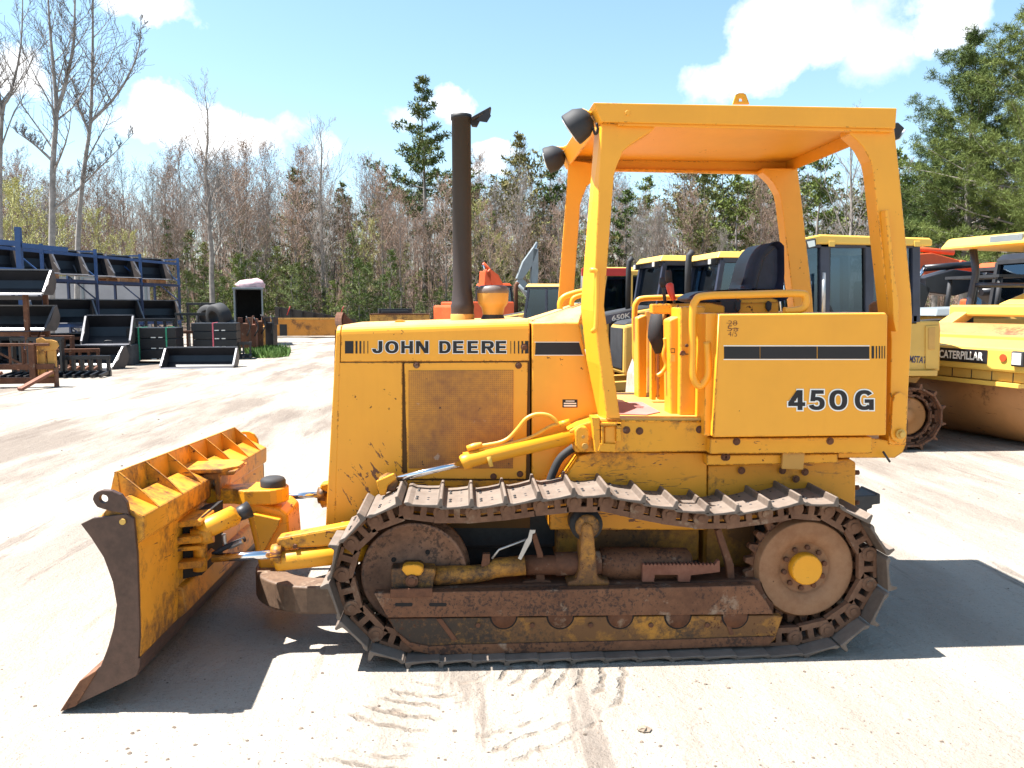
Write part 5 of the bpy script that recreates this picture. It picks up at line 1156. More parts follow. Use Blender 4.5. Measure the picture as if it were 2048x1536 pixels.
for s, w, lb in top: bucket(lb, on_rack(s, LZ[1]+.16), rzr+R(-30), w, 1.05, .84)
for s, w, lb in ((.95, 2.2, 'wide black bucket on the middle shelf nearest the near end'), (3.9, 2.2, 'wide black bucket with bright lip in the centre of the middle shelf'), (6.5, 2.2, 'brown sided bucket on the middle shelf, next to the far bay'), (9.1, 2.2, 'dark bucket on the middle shelf at its far end')): bucket(lb, on_rack(s, LZ[0]+.02), rzr+R(-38), w, 1.0, .80)
bucket('black bucket lying on top of the short rack at the left edge', AT(5, 20.6, 2.04), R(6), 2.2, .85, .62)
bucket('black bucket on the lower shelf of the short rack', AT(10, 20.8, 1.14), R(2), 2.2, .85, .62)
pallet_n = 0
def pallet(label, loc, rz, w=1.2, d=1.0):
    E = tag(empty('pallet', loc, rz, True), label, 'pallet', 'weathered pallets on the rack')
    for i in range(6): build('deck_board', MB().box(-w/2+i*w/6, -w/2+i*w/6+.16, -d/2, d/2, .12, .145), mWood, E)
    for y in (-d/2+.05, 0, d/2-.05): build('runner', MB().box(-w/2, w/2, y-.045, y+.045, 0, .12), mWood, E)
for s, lb in ((.9, 'brown pallet under the first top shelf bucket'), (2.75, 'brown pallet under the second top shelf bucket'), (7.1, 'brown pallet under the fifth top shelf bucket'), (8.9, 'brown pallet under the farthest top shelf bucket')): pallet(lb, on_rack(s, LZ[1]+.005), rzr)
for s, lb in ((.9, 'black bucket on the ground under the near end of the long rack'), (3.4, 'black bucket on the ground under the second bay of the long rack'), (6.2, 'black bucket on the ground under the third bay of the long rack'), (9.0, 'black bucket on the ground under the farthest bay of the long rack')): bucket(lb, on_rack(s, .02, .45), rzr+R(-38), 2.2, 1.0, .80)
# lower level clutter
def attach_frame(label, loc, rz, w, h, mat, bars=5):
    E = tag(empty('attachment_frame', loc, rz, True), label, 'attachment')
    mb = MB(); mb.box(-w/2, w/2, -.06, .06, 0, .14); mb.box(-w/2, w/2, -.06, .06, h-.1, h); build('frame', mb, mat, E, .008)
    for i in range(bars): x = -w/2+.05+(w-.1)*i/(bars-1); build('tine', MB().box(x-.03, x+.03, -.07, .07, .1, h-.06).bar((x, -.07, .1), (x, -.6, .05), .06, .08), mat, E, .004)
attach_frame('black tined frame standing on the ground under the long rack', on_rack(1.0, .02, .3), rzr+R(-30), 1.7, .8, mBk)
attach_frame('low black grapple with steel bars lying on the dirt beside the fork carriage', AT(150, 20.6, 0), R(4), 1.55, .52, mBk, 8)
attach_frame('rusty tined frame under the middle of the long rack', on_rack(3.6, .02, .3), rzr+R(-30), 1.6, .7, mRust)
attach_frame('black toothed frame on the ground under the far bay', on_rack(8.6, .02, .5), rzr+R(-30), 1.5, .75, mBk)
attach_frame('black frame with tines behind the strapped stacks, right of the rack end', AT(385, 31.5, 0), R(10), 1.3, 1.5, mBk, 4)
attach_frame('taller dark frame between the rack end and the tyre heap', AT(402, 33, 0), R(-8), 1.2, 1.9, mDark, 3)
attach_frame('rusty frame low between the two strapped stacks', AT(372, 28.6, 0), R(20), .9, .9, mRust, 5)
attach_frame('black slatted frame leaning behind the green strapped stack', AT(300, 27.6, 0), R(4), 1.6, 1.35, mBk, 6)
attach_frame('low dark frame in front of the breakers', AT(470, 27.6, 0), R(14), 1.0, .55, mDark, 5)
attach_frame('rusty toothed frame heaped at the near end of the rack', AT(95, 23.0, 0), R(-6), 1.4, .95, mRust, 6)
attach_frame('black barred frame standing behind the fork carriage', AT(70, 20.4, 0), R(-3), 1.3, 1.0, mBk, 7)
attach_frame('long low rusty rake under the near end of the rack', AT(118, 22.4, 0), R(12), 1.9, .6, mRust, 9)
bucket('black bucket set on the ground behind the low grapple', AT(175, 23.2, 0), R(-10), 1.8, .85, .62)
bucket('black bucket resting on the concrete block beside the strapped stack', AT(215, 24.6, .63), R(12), 1.3, 1.05, .84)
bucket('black bucket on top of the pink strapped stack', AT(430, 27.6, 1.24), R(-12), 1.3, 1.05, .84) if False else None
b_ = tag(empty('concrete_block', AT(213, 24.5, 0), R(8), True), 'dark stained concrete block on the ground beside the strapped stack', 'block'); build('block', MB().box(-.75, .75, -.4, .4, 0, .62), plain('dark_stained_concrete', (.06, .06, .062), .85, 0, .3, 3), b_, .03); build('lifting_loop', MB().tube(smooth_path([(-.1, 0, .6), (-.1, 0, .72), (.1, 0, .72), (.1, 0, .6)], 4), .015, 6), mDark, b_)
# stacks of flat black plates held by straps
def strapped(label, loc, rz, w, n, h, strapm, sx, grp=None):
    E = tag(empty('plate_stack', loc, rz, True), label, 'stack'); 
    build('skid', MB().box(-w/2, -w/2+.12, -.45, .45, 0, .1).box(w/2-.12, w/2, -.45, .45, 0, .1), mWood, E)
    for i in range(n):
        z = .1+i*h/n; build('plate', MB().box(-w/2+random.uniform(-.03, .03), w/2, -.5, .5, z+.012, z+h/n), mBk, E, .015)
        build('label', MB().box(.0, .14, -.506, -.499, z+.02, z+.05).box(.22, .34, -.506, -.499, z+.02, z+.05), mDecalW, E)
    for x in sx: build('strap', MB().box(x-.022, x+.022, -.512, .512, .1, h+.108), strapm, E)
    return E
random.seed(5)
strapped('stack of black plates bound with two green straps on a skid', AT(308, 25.6, 0), R(6), 1.45, 3, 1.0, mStrapG, (-.35, .45))
strapped('stack of black plates with one pink strap behind the road bucket', AT(432, 27.5, 0), R(8), 1.4, 4, 1.1, mStrapP, (-.05,))
bucket('wide black bucket lying on the pale road in front of the strapped stack', AT(396, 23.4, 0), R(2), 2.0, .75, .55)
# fork carriage
fc = tag(empty('fork_carriage', AT(40, 17.8, 0), R(6), True), 'rusty brown fork carriage with yellow cylinders lying by the left edge', 'fork carriage')
fc.scale = (.86,)*3
mb = MB(); mb.box(-.9, .72, -.06, .06, .1, .26); mb.box(-.9, .72, -.06, .06, .46, .6); mb.box(-.9, .62, -.05, .05, 1.05, 1.12)
for x in (-.6, -.3, 0): mb.box(x-.02, x+.02, -.04, .04, .6, 1.06)
mb.box(.16, .3, -.1, .06, .1, 1.1); mb.box(-.75, -.63, -.1, .06, .1, 1.1); build('carriage', mb, mRust, fc, .01)
build('fork', MB().bar((.68, -.1, .4), (.25, -.9, .04), .16, .07), mRustRed, fc, .006); build('fork', MB().bar((-.5, -.1, .4), (-.9, -.9, .04), .16, .07), mRustRed, fc, .006)
for x in (.38, .62): build('cylinder', MB().box(x-.1, x+.1, .08, .2, .2, .95), mYdeep, fc, .03)
build('hook_plate', MB().prism([(.3, .95), (.42, .9), (.75, .95), (.82, 1.05), (.78, 1.16), (.66, 1.2), (.52, 1.2), (.42, 1.26), (.3, 1.22)], .06, .12), mYdeep, fc, .01)
build('side_plate', MB().xprism([(-.1, .0), (.15, 0), (.12, .5), (-.06, .5)], .72, .76), mRust, fc, .005)
# tyres
def tyre(label, c, r, w, ax, tilt=0.):
    E = tag(empty('tyre', c, ax, True), label, 'tyre', 'old tyres heaped beside the rack'); E.rotation_euler = (tilt, 0, ax)
    build('tread', MB().lathe([(r*.55, -w/2), (r*.85, -w/2), (r, -w*.36), (r, w*.36), (r*.85, w/2), (r*.55, w/2), (r*.5, 0), (r*.55, -w/2)], (0, 0, 0), 'y', 28), mRubber, E)
    return E
tyre('large black tyre leaning at the top of the heap beside the rack', AT(437, 31, 1.35), .52, .5, R(-35), R(12)); tyre('black tyre behind the largest one on the heap', AT(418, 32, 1.3), .5, .5, R(-20), R(-8)); tyre('flat dark tyre at the bottom of the heap', AT(445, 31.3, .5), .55, .5, R(15), R(70)); tyre('dusty tyre leaning on the low side of the heap', AT(461, 31, .75), .5, .45, R(-60), R(15))
# trailer with open back and a pale bundle on it
tl = tag(empty('box_trailer', AT(497, 36, 0), R(14), True), 'open grey box trailer with dark interior at the edge of the woods', 'trailer')
for nm, bx_ in (('wall', (-.62, -.55, -.0, 3, .5, 2.5)), ('wall', (.55, .62, 0, 3, .5, 2.5)), ('roof', (-.66, .66, -.05, 3, 2.5, 2.58)), ('floor', (-.55, .55, 0, 3, .5, .58)), ('back_wall', (-.55, .55, 2.93, 3, .58, 2.5))): build(nm, MB().box(*bx_), mGreyP if nm != 'back_wall' else mBlackM, tl, .01)
for s in (-.62, .62): build('wheel', MB().lathe([(.1, -.1), (.3, -.1), (.33, 0), (.3, .1), (.1, .1)], (s*1.1, 1.5, .33), 'x', 18), mRubber, tl)
bd = empty('tarp_bundle', AT(505, 36.8, 2.58), R(14), True); tag(bd, 'crumpled pale pink bundle on the roof of the open trailer', 'bundle')
mb = MB(); random.seed(8); n = 12; vs = []
for j, (rr2, z) in enumerate(((.62, 0), (.66, .14), (.5, .3), (.25, .38))):
    for i in range(n): a = 2*math.pi*i/n; q = rr2*random.uniform(.85, 1.15); vs.append((q*math.cos(a), q*.7*math.sin(a), z*random.uniform(.85, 1.2)))
vs.append((0, 0, .4)); mb.add(vs, [(j*n+i, j*n+(i+1) % n, (j+1)*n+(i+1) % n, (j+1)*n+i) for j in range(3) for i in range(n)]+[(3*n+i, 3*n+(i+1) % n, 4*n) for i in range(n)], True); build('cloth', mb, plain('faded_pink_cloth', (.5, .34, .36), .8, 0, .2, 5), bd)
# hydraulic breakers standing in a row
def breaker(label, loc, m_, h):
    E = tag(empty('breaker', loc, random.uniform(-.3, .3), True), label, 'breaker', 'hydraulic breakers standing at the road edge')
    build('housing', MB().box(-.17, .17, -.17, .17, .25, h), m_, E, .03); build('chisel', MB().tube([(0, 0, .0), (0, 0, .1), (0, 0, .3)], [.03, .06, .06], 10), mDark, E); build('bracket', MB().box(-.2, -.13, -.2, .2, h-.1, h+.2).box(.13, .2, -.2, .2, h-.1, h+.2), m_, E, .01)
    build('hose', MB().tube(smooth_path([(.1, -.18, h*.6), (.25, -.25, h*.9), (.1, -.2, h+.25)], 4), .025, 6), mBlackM, E)
for px, Y, m_, h, lb in ((489, 29.5, mRust, 1.15, 'rusty breaker nearest the tyre heap'), (503, 30, mRustRed, 1.1, 'reddish breaker standing second in the row'), (515, 30.4, mRust, 1.2, 'tall rusty breaker in the middle of the row'), (530, 31.3, mYdeep, 1.0, 'yellowish breaker leaning between the dark ones'), (541, 31, mBk, 1.15, 'black breaker at the road end of the row')): breaker(lb, AT(px, Y, 0), m_, h)
# dump body, snow plough, scrap buckets and beam
db = tag(empty('dump_body', AT(610, 46, 0), R(3), True), 'orange steel dump body resting on the ground at the edge of the woods', 'dump body')
build('side_wall', MB().box(-1.8, 1.8, -.8, -.7, .1, 1.0), paint('rust_streaked_orange', (.55, .22, .03), .6, chips=.5, dirt=.5, dust=.3, edge=.4), db, .02); build('side_wall', MB().box(-1.8, 1.8, .7, .8, .1, 1.0), mYdeep, db, .02); build('floor', MB().box(-1.8, 1.8, -.7, .7, .1, .25), mYdeep, db); build('end_wall', MB().box(1.72, 1.82, -.7, .7, .25, .9), mYdeep, db); build('hatch', MB().box(-1.3, -.9, -.812, -.8, .1, .75), mBk, db); build('rail', MB().box(-1.85, 1.85, -.84, -.68, .98, 1.1), mYdeep, db, .01)
pl = tag(empty('snow_plough', AT(625, 50, .0), R(-4), True), 'long black snow plough blade lying behind the orange dump body', 'snow plough')
build('mouldboard', MB().loft([(-2.4, 0, .2), (-2.4, .3, .9), (-2.4, .15, 1.75), (-2.4, .25, 1.75), (-2.4, .42, .9), (-2.4, .12, .2)], [(2.6, 0, .1), (2.6, .3, .6), (2.6, .15, .95), (2.6, .25, .95), (2.6, .42, .6), (2.6, .12, .1)]), mBk, pl, .01)
for i in range(7): x = -2.1+i*.7; build('rib', MB().box(x, x+.05, -.08, .05, .3, 1.6-i*.1), mBk, pl)
for x in (-1.6, 1.7): build('marker', MB().tube([(x, 0, 1.2), (x+.25, -.1, 1.75)], .03, 6), mRed, pl)
def scrap(label, loc, rz, m_, s=1.):
    E = tag(empty('scrap_bucket', loc, rz, True), label, 'bucket'); E.scale = (s,)*3
    build('shell', MB().prism(arc(0, .7, .7, 150, 300, 14)+arc(0, .7, .62, 300, 150, 14), -.7, .7), m_, E)
    for y in (-.7, .66): build('side_plate', MB().prism(arc(0, .7, .69, 150, 300, 14), y, y+.04), m_, E)
scrap('dark rusty bucket shell left of the pink brown one, beyond the hood', AT(708, 40, .25), R(20), mRust, 1.15); scrap('pinkish brown bucket shell lying beyond the bulldozer hood', AT(745, 38, .1), R(-160), plain('faded_pink_brown', (.34, .15, .11), .7, 0, .2), 1.25)
bm = tag(empty('steel_beam', AT(800, 33, 0), R(2), True), 'yellow box beam standing on stub legs beyond the bulldozer hood', 'beam'); build('web', MB().box(-1.2, 1.2, -.3, .3, .92, 1.42), mYdeep, bm, .02); build('top_plate', MB().box(-1.2, 1.22, -.33, .33, 1.42, 1.46), mRust, bm); build('stand', MB().box(-.9, -.6, -.25, .25, 0, .92).box(.6, .9, -.25, .25, 0, .92), mRust, bm)
lg = tag(empty('steel_sections', AT(790, 33.2, 1.38), R(18), True), 'dark steel channel resting across the yellow box beam', 'steel channel'); build('channel', MB().box(-.7, .7, -.1, .1, .08, .28).box(-.6, .5, -.25, -.15, .1, .2), mDark, lg, .01)
tyre('flat black tyre on the ground right of the yellow beam', AT(866, 36, .9), .55, .35, 0, R(80))
# long grey sheet wall behind the rack
gw = tag(empty('grey_wall', (-21, 41, 0), R(3), True), 'long plain grey sheet wall behind the blue pallet rack', 'wall')
build('sheet', MB().box(-14, 5.2, 0, .12, 0, 3.15), mGreyW, gw); build('cap_rail', MB().box(-14, 5.25, -.03, .15, 3.15, 3.22), mGreyP, gw)
for x in range(-13, 6, 3): build('post', MB().box(x, x+.1, -.06, 0, 0, 3.15), mGreyP, gw)
# weeds at the road edge
random.seed(21); mb = MB()
for i in range(2600):
    q = AT(random.uniform(490, 575), random.uniform(27.5, 32.5)); 
    if abs((q.y-30)/2.5)+abs(((q.x-AT(532, q.y).x))/1.5) > 1.15: continue
    h = random.uniform(.08, .35); a = random.uniform(0, 6.3); w = .03
    mb.add([(q.x-w, q.y, 0), (q.x+w, q.y, 0), (q.x+.12*math.cos(a), q.y+.12*math.sin(a), h)], [(0, 1, 2)])
tag(build('grass', mb, plain('spring_grass', (.10, .18, .03), .8, 0, .4, 3), recalc=False), 'patch of fresh green weeds at the road edge by the breakers', 'grass', kind='stuff')
# ================================================================== trees
def leafmat(name, a, b, trans=.0):
    t = NT(name); oi = t.n('ShaderNodeObjectInfo')
    n = t.noise(1.7, 4, .7); n2 = t.math('ADD', t.math('MULTIPLY', n, .8), t.math('MULTIPLY', oi.outputs['Random'], .35))
    c = t.mix(t.step(n2, .35, .85), a, b); return t.set(col=c, rough=.75, spec=.2)
mBark = plain('grey_brown_bark', (.21, .185, .165), .9, 0, .3, 3)
mBarkP = plain('pale_grey_bark', (.24, .22, .205), .85, 0, .3, 3)
mTwD = leafmat('dark_twigs', (.10, .088, .08), (.17, .15, .135)); mTwG = leafmat('grey_twigs', (.20, .172, .15), (.31, .27, .24)); mTwR = leafmat('red_budding_twigs', (.225, .155, .118), (.35, .245, .185)); mTwY = leafmat('yellow_green_buds', (.28, .28, .10), (.44, .42, .17))
mPine = leafmat('pine_needles', (.05, .085, .016), (.17, .20, .045)); mPineB = leafmat('bluish_pine_needles', (.045, .085, .035), (.12, .17, .065)); mPineY = leafmat('rusty_pine_needles', (.10, .10, .03), (.22, .15, .055))
mPineD = leafmat('white_pine_needles', (.035, .065, .014), (.135, .165, .04)); mPineM = leafmat('mixed_old_pine_needles', (.05, .09, .02), (.22, .17, .06)); mBush = leafmat('undergrowth_leaves', (.10, .135, .045), (.21, .245, .09))
class TB(MB):
    def seg(s, p, q, r0, r1, k=3):
        d = (q-p)
        if d.length < 1e-5: return
        d.normalize(); a = d.orthogonal().normalized(); b = d.cross(a); o = len(s.v)
        for c, r in ((p, r0), (q, r1)):
            for i in range(k):
                t = 6.2832*i/k; v = c+(a*math.cos(t)+b*math.sin(t))*r; s.v.append((v.x, v.y, v.z))
        for i in range(k):
            s.f.append((o+i, o+(i+1) % k, o+k+(i+1) % k, o+k+i)); s.sm.append(k > 3); s.mi.append(0)
    def leaf(s, p, d, l, w, rnd):
        a = d.orthogonal().normalized(); a = (a*math.cos(rnd*6.28)+d.cross(a)*math.sin(rnd*6.28))
        q = p+d*l; m = p+d*l*.45; o = len(s.v)
        for v in (p, m+a*w, q, m-a*w): s.v.append((v.x, v.y, v.z))
        s.f.append((o, o+1, o+2, o+3)); s.sm.append(False); s.mi.append(0)
def rdir(rn, up=0.):
    v = Vector((rn.gauss(0, 1), rn.gauss(0, 1), rn.gauss(0, 1)+up)); return v.normalized()
def limb(mb, tw, rn, p, d, L, r, lev, buds, up=.25, k=4, minr=.007):
    n = 4 if lev < 2 else 3; pts = [p.copy()]; q = p.copy(); dd = d.copy()
    for i in range(n):
        dd = (dd+Vector((rn.gauss(0, .13), rn.gauss(0, .13), rn.gauss(up*.3, .10)))).normalized(); q = q+dd*L/n; pts.append(q.copy())
    tgt = mb if lev == 0 else tw
    for i in range(n): tgt.seg(pts[i], pts[i+1], max(minr, r*(1-i/n*.75)), max(minr*.8, r*(1-(i+1)/n*.75)), k if lev == 0 else 3)
    if lev < 2:
        m = 7 if lev == 0 else 6
        for j in range(m):
            t = (j+.8)/m*n; i = min(n-1, int(t)); b = pts[i].lerp(pts[i+1], t-i); ax = (pts[i+1]-pts[i]).normalized(); sd = ax.orthogonal().normalized(); sd = Matrix.Rotation(rn.uniform(0, 6.28), 3, ax) @ sd
            limb(mb, tw, rn, b, (ax*.75+sd*.75+Vector((0, 0, .15))).normalized(), L*rn.uniform(.32, .5), max(minr, r*.38), lev+1, buds, up, k, minr)
    elif buds:
        for j in range(buds):
            b = pts[rn.randint(1, n)]; tw.leaf(b+rdir(rn)*.06, rdir(rn, .5), rn.uniform(.06, .14), rn.uniform(.02, .035), rn.random())
def bare_tree(name, seed, H, r0, nb, mtrunk, mtw, buds=0, vase=.5, start=.3, trunkpts=None, minr=.008, spread=.48):
    rn = random.Random(seed); E = empty(name, (0, 0, 0), 0, True); tk = TB(); tw = TB()
    if trunkpts is None:
        pts = []; x = y = 0
        for i in range(10): pts.append(Vector((x, y, H*i/9.))); x += rn.gauss(0, .10); y += rn.gauss(0, .10)
        lines = [(pts, r0, start)]
    else: lines = trunkpts
    for pts, rr, st in lines:
        n = len(pts)-1
        for i in range(n): tk.seg(pts[i], pts[i+1], max(.012, rr*(1-i/n)**.8+.01), max(.01, rr*(1-(i+1)/n)**.8+.01), 7)
        for j in range(nb):
            t = st+(1-st)*(j+rn.random()*.8)/nb; f = t*n; i = min(n-1, int(f)); b = pts[i].lerp(pts[i+1], f-i)
            a = j*2.4+rn.uniform(-.5, .5); L = (H if trunkpts is None else (pts[-1]-pts[0]).length)*spread*(1.05-t*.85)*rn.uniform(.7, 1.2); ang = vase*rn.uniform(.8, 1.3)
            d = Vector((math.cos(a)*math.sin(ang), math.sin(a)*math.sin(ang), math.cos(ang)))
            limb(tk, tw, rn, b, d, max(.4, L), max(.014, rr*(1-t)*.42+.010), 0, buds, .3, 4, minr)
    build('trunk', tk, mtrunk, E, recalc=False); build('crown', tw, mtw, E, recalc=False); return E
def pine_tree(name, seed, H, r0, start, width, nwh, mneedle, tuft=9, dens=1., nl=.34, nw=.05, shape=None, per=5):
    """trunk, whorls of limbs, needle tufts along them"""
    rn = random.Random(seed); E = empty(name, (0, 0, 0), 0, True); tk = TB(); cr = TB()
    pts = [Vector((rn.gauss(0, .05)*i*.3, rn.gauss(0, .05)*i*.3, H*i/8.)) for i in range(9)]
    for i in range(8): tk.seg(pts[i], pts[i+1], max(.03, r0*(1-i/8.3)), max(.02, r0*(1-(i+1)/8.3)), 8)
    for w in range(nwh):
        t = start+(1-start)*(w+rn.uniform(0, .7))/nwh; z = t*H; i = min(7, int(t*8)); b0 = pts[i].lerp(pts[i+1], t*8-i); u_ = (t-start)/(1-start)
        wid = width*(shape(u_) if shape else (1-u_)**.7*(.55+.45*min(1, u_*4)))
        for k in range(per):
            a = rn.uniform(0, 6.283); L = max(.35, wid*rn.uniform(.45, 1.15)); el_ = .05+.55*u_+rn.gauss(0, .13)
            d = Vector((math.cos(a)*math.cos(el_), math.sin(a)*math.cos(el_), math.sin(el_))); n = 4; q = b0.copy(); prev = q.copy(); line = [q.copy()]
            for s in range(n):
                d = (d+Vector((rn.gauss(0, .1), rn.gauss(0, .1), rn.gauss(.06, .07)))).normalized(); q = q+d*L/n; line.append(q.copy())
            for s in range(n): tk.seg(line[s], line[s+1], max(.01, .03*L*.35*(1-s/n)), max(.008, .03*L*.35*(1-(s+1)/n)), 3)
            nt = max(3, int(L*4.2*dens))
            for m in range(nt):
                f = (.25+.75*(m+rn.random())/nt)*n; s = min(n-1, int(f)); c = line[s].lerp(line[s+1], f-s)+Vector((rn.gauss(0, .13*L*.5), rn.gauss(0, .13*L*.5), rn.gauss(.05, .09)))
                for h in range(tuft): cr.leaf(c+Vector((rn.gauss(0, .09), rn.gauss(0, .09), rn.gauss(0, .04))), rdir(rn, .6), nl*rn.uniform(.6, 1.2), nw*rn.uniform(.7, 1.3), rn.random())
    build('trunk', tk, mBark, E, recalc=False); build('crown', cr, mneedle, E, recalc=False); return E
def put(E, px, Y, s=1., rz=None, label=None, cat='tree', group=None, z=0., sz=None, first=[]):
    if E.name in first: E = copy_tree(E)
    else: first.append(E.name)
    p = AT(px, Y, z); E.location = p; E.rotation_euler = (0, 0, random.uniform(0, 6.28) if rz is None else rz); E.scale = (s, s, sz or s)
    for k_ in ('label', 'category', 'group'):
        if k_ in E: del E[k_]
    tag(E, label, cat, group); return E
def fz(y): return 0 if y < 55 else min((y-55)*.085, 5.5)+max(0, (y-120)*.06)
# forest floor and wooded rise
mb = MB(); xs = list(range(-150, 151, 10)); ys = [54, 56, 60, 66, 74, 84, 96, 110, 130, 160, 220]
random.seed(3)
mb.add([(x*(1+y/300), y, (fz(y)-.02 if y > 54 else -.08)+(random.uniform(-.25, .25) if y > 60 else 0)) for y in ys for x in xs], [(j*len(xs)+i, j*len(xs)+i+1, (j+1)*len(xs)+i+1, (j+1)*len(xs)+i) for j in range(len(ys)-1) for i in range(len(xs)-1)], True)
tag(build('forest_floor', mb, plain('leaf_litter', (.075, .05, .035), .95, 0, .35, 1.2), recalc=False), kind='structure')
random.seed(7)
V = [bare_tree('bare_tree', 10+i, 13, .10, 30, mBark, (mTwG, mTwR, mTwG, mTwR, mTwR, mTwG)[i], (1, 2, 1, 2, 3, 1)[i], (.5, .62, .42, .7, .55, .6)[i], (.3, .22, .35, .15, .25, .2)[i]) for i in range(6)]
VY = bare_tree('bare_tree', 31, 9, .1, 16, mBark, mTwY, 5, .7, .12)
GN = 'bare trees of the woods behind the yard'
LB = {0: 'grey twigged bare tree in the woods behind the yard', 1: 'red budding tree in the woods behind the yard'}
def top_y(px): return 365 if px < 280 else 345 if px < 620 else 355 if px < 760 else 345 if px < 1200 else 365
for row, (Ya, Yb, n) in enumerate(((56.5, 60, 34), (61, 70, 46), (71, 84, 50), (86, 108, 52))):
    for i in range(n):
        px = -260+2560*(i+random.uniform(.1, .9))/n; Y = random.uniform(Ya, Yb); v = random.randrange(6)
        H = (HY-top_y(px)-random.uniform(-35, 80)-(25 if row == 0 else 0))*Y/FPX+CH-fz(Y); H = max(6, H)
        red = v in (1, 3, 4); s = H/13
        put(V[v], px, Y, s*random.uniform(.85, 1.1), label=LB[1 if red else 0], group=GN+(' with red buds' if red else ' with grey twigs'), z=fz(Y), sz=s)
for px, Y, s in ((20, 50, .95), (70, 52, 1.0), (118, 55, .8), (-60, 50, 1.1), (215, 56, .85), (275, 55, .7), (730, 60, .8), (960, 62, .95), (1010, 60, .7), (1420, 62, .95), (1150, 63, .8)):
    put(VY, px, Y, s, label='small tree with yellow green spring buds at the front of the woods', group='yellow green budding trees', z=fz(Y))
# tall bare tree near the trailer
tv = bare_tree('bare_tree', 77, 16.0, .2, 16, mBark, mTwG, 0, .42, .28, spread=.40); put(tv, 424, 54, 1, .4, 'tallest bare tree left of the exhaust stack, fanning up from behind the tyres', 'tree')
tv = bare_tree('bare_tree', 79, 14.2, .16, 14, mBark, mTwG, 0, .5, .3); put(tv, 648, 58, 1, 1., 'tall thin bare tree just right of the small dark pine', 'tree', z=fz(58)); 
tv = bare_tree('bare_tree', 80, 13.6, .16, 13, mBark, mTwG, 0, .5, .35); put(tv, 1690, 52, 1, 2., 'bare tree seen between the rear canopy post and the far post', 'tree')
# pale barked pair behind the rack
def L3(Y, P): return [W(a, b, Y) for a, b in P]
def near_tree(lines, base, label, seed, nb):
    E = bare_tree('bare_tree', seed, 1, .1, nb, mBarkP, mTwD, 0, .62, .05, [([p-base for p in smooth_path(L, 3)], r_, s_) for L, r_, s_ in lines], .009, .30); E.location = base; tag(E, label, 'tree'); return E
Yn = 38.0; ba = AT(98, Yn)
near_tree([([ba]+L3(Yn, [(105, 480), (107, 330), (113, 226)]), .30, .55)], ba, '', 1, 4) if False else None
near_tree([([ba]+L3(Yn, [(104, 500), (106, 330), (113, 226), (108, 150), (98, 30), (94, -90)]), .155, .30), (L3(Yn, [(113, 226), (133, 160), (148, 80), (150, 0), (158, -100)]), .085, .1), (L3(Yn, [(110, 416), (150, 384), (200, 335), (268, 266)]), .05, .3), (L3(Yn, [(103, 320), (70, 290), (30, 262)]), .06, .3)], ba, 'pale barked bare tree with forked trunk, left of the pair behind the rack', 41, 15)
Yn = 40.0; ba = AT(150, Yn)
near_tree([([ba]+L3(Yn, [(156, 480), (168, 340), (181, 244), (185, 120), (186, 0), (190, -90)]), .125, .35), (L3(Yn, [(181, 244), (225, 200), (258, 150), (278, 95), (282, 40)]), .06, .1), (L3(Yn, [(178, 262), (158, 215), (150, 170)]), .06, .1)], ba, 'slender pale barked bare tree, right of the forked one behind the rack', 43, 15)
Yn = 42.0; ba = AT(2, Yn)
near_tree([([ba]+L3(Yn, [(0, 420), (4, 230), (20, 190), (42, 90), (46, -60)]), .12, .3), (L3(Yn, [(4, 230), (-10, 150), (-20, 40)]), .12, .1)], ba, 'dark forked bare tree cut by the left edge of the picture', 47, 14)
# pines
pA = pine_tree('pine_tree', 5, 19.5, .26, .36, 7.4, 15, mPineM, 16, 1.0, .42, .045, lambda u: (.55+.6*u if u < .22 else .95*(1-u)**.62 if u < .5 else .62*(1-u)**.75), 4); put(pA, 850, 66, 1, .6, 'tall ragged pine rising above the woods beside the exhaust stack', 'tree', z=fz(66)-.3)
pB = pine_tree('pine_tree', 6, 14, .2, .28, 5.0, 14, mPineM, 8, 1., .36, .06); put(pB, 1040, 68, 1.05, 1., 'thin topped pine between the exhaust stack and the front canopy post', 'tree', z=fz(68)); 
pC = pine_tree('pine_tree', 8, 13, .2, .12, 4.6, 17, mPine, 9, 1., .36, .06)
PL = [(600, 68, .92, 'small dark pointed pine between the tall bare tree and the ragged pine', None), (1440, 66, .98, None, 1), (1500, 70, 1.05, None, 1), (1545, 64, .98, None, 1), (1630, 60, 1., None, 1), (1375, 74, 1.0, None, 1), (1100, 72, 1.0, None, 1), (930, 76, 1., None, 1), (1290, 78, .95, None, 1), (1745, 62, .95, None, 1), (1780, 58, 1., None, 1), (760, 70, .75, None, 1), (340, 66, .6, None, 1), (1405, 60, .8, None, 1), (1470, 58, .85, None, 1), (1580, 70, 1.05, None, 1), (1250, 66, .8, None, 1), (1190, 60, .6, None, 1), (500, 72, .7, None, 1), (690, 76, .8, None, 1), (985, 64, .65, None, 1)]
for i, (px, Y, s, lb, g_) in enumerate(PL): put((pC, pB)[i % 2], px, Y, s, label=lb or 'dark green pine standing among the bare trees of the woods', group='pines among the bare trees' if g_ else None, z=fz(Y))
pD = pine_tree('pine_tree', 12, 16.6, .34, .14, 7.4, 26, mPineD, 44, 1.2, .30, .0135, lambda u: (.75+.3*min(1, u*3))*(1-u)**.55, 6); put(pD, 2058, 40, 1, .3, 'huge spreading white pine at the right edge of the picture', 'tree')
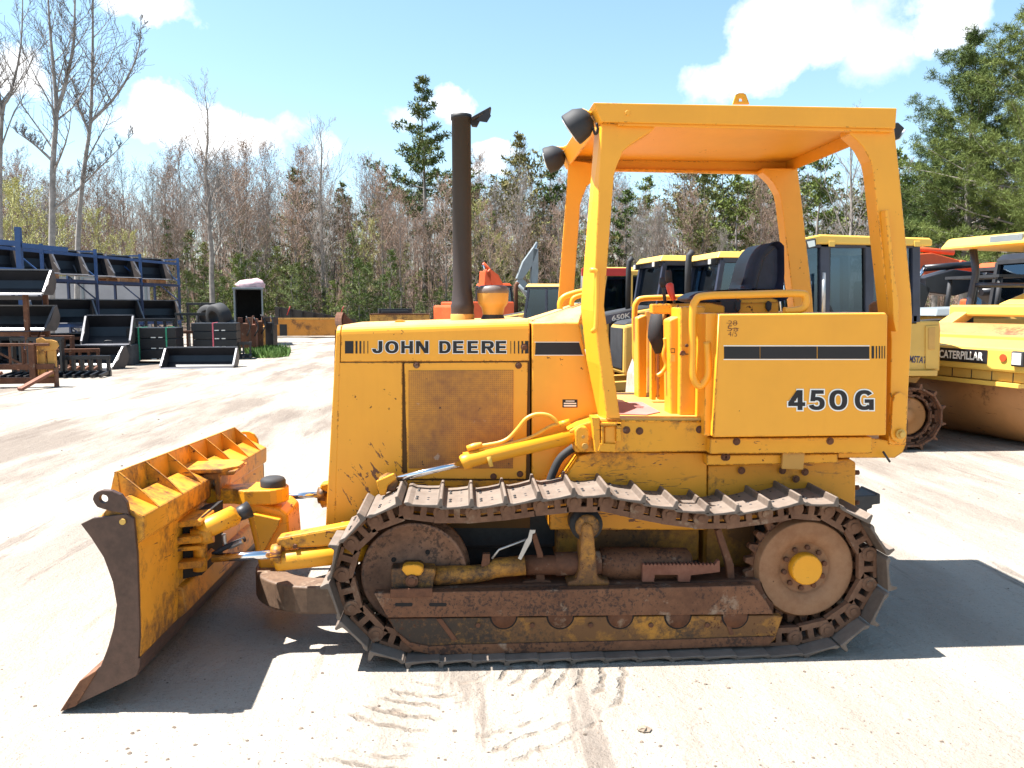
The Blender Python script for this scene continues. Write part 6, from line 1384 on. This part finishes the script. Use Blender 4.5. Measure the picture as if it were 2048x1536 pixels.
pE = pine_tree('pine_tree', 14, 16.2, .28, .25, 5.4, 24, mPineD, 42, 1.2, .30, .0135, lambda u: (.8+.3*min(1, u*3))*(1-u)**.55, 6); put(pE, 1925, 45, 1.05, 1.3, 'big pine with a double top just left of the huge edge pine', 'tree')
put(pE, 1868, 50, .80, 2.9, 'lower pine in front of the woods, right behind the rear canopy post', 'tree'); put(pD, 2210, 47, .95, 4., 'tall pine farther back, mostly cut off by the right edge', 'tree')
# undergrowth: young evergreens one by one, then loose green scrub
pS = pine_tree('young_evergreen', 20, 3.8, .05, .06, 1.7, 9, mBush, 12, .9, .24, .022, None, 4); pT = pine_tree('young_evergreen', 22, 5.2, .06, .05, 1.7, 11, mPine, 12, .9, .26, .022, None, 4)
random.seed(9)
for i in range(90):
    px = 380+820*(i+random.random())/90 if i % 4 else random.uniform(-100, 2100); Y = random.uniform(54.5, 66)
    put((pS, pT)[i % 2], px, Y, random.uniform(.45, 1.35), label='young evergreen at the foot of the woods' if i % 2 else 'bushy light green young evergreen at the foot of the woods', group='young evergreens at the foot of the woods' if i % 2 else 'light green young evergreens', cat='bush', z=fz(Y))
rn = random.Random(13); tw = TB()
for i in range(5200):
    Y = rn.uniform(57, 112); p = AT(rn.uniform(-350, 2350), Y); p.z = fz(Y); h = rn.uniform(1.5, 10)*(1 if Y > 64 else .4); q = p+Vector((rn.gauss(0, .3), rn.gauss(0, .3), h))
    tw.seg(p, q, rn.uniform(.015, .06), .01, 3)
    for j in range(13):
        b = p.lerp(q, rn.uniform(.25, 1)); d = rdir(rn, .5); tw.seg(b, b+d*rn.uniform(.5, 1.6), .012, .006, 3)
tag(build('woods', tw, mTwR, recalc=False), 'thicket of saplings and dead stems filling the woods behind the yard', 'woods', kind='stuff')
rn = random.Random(17); tw = TB()
for i in range(900):
    Y = rn.uniform(55, 72); c = AT(rn.uniform(-300, 2300), Y); c.z = fz(Y)+rn.uniform(.1, 1.6)
    for j in range(16): tw.leaf(c+Vector((rn.gauss(0, .5), rn.gauss(0, .5), rn.gauss(0, .35))), rdir(rn, .4), rn.uniform(.12, .28), rn.uniform(.03, .06), rn.random())
tag(build('undergrowth', tw, mBush, recalc=False), 'low green scrub along the foot of the woods', 'undergrowth', kind='stuff')
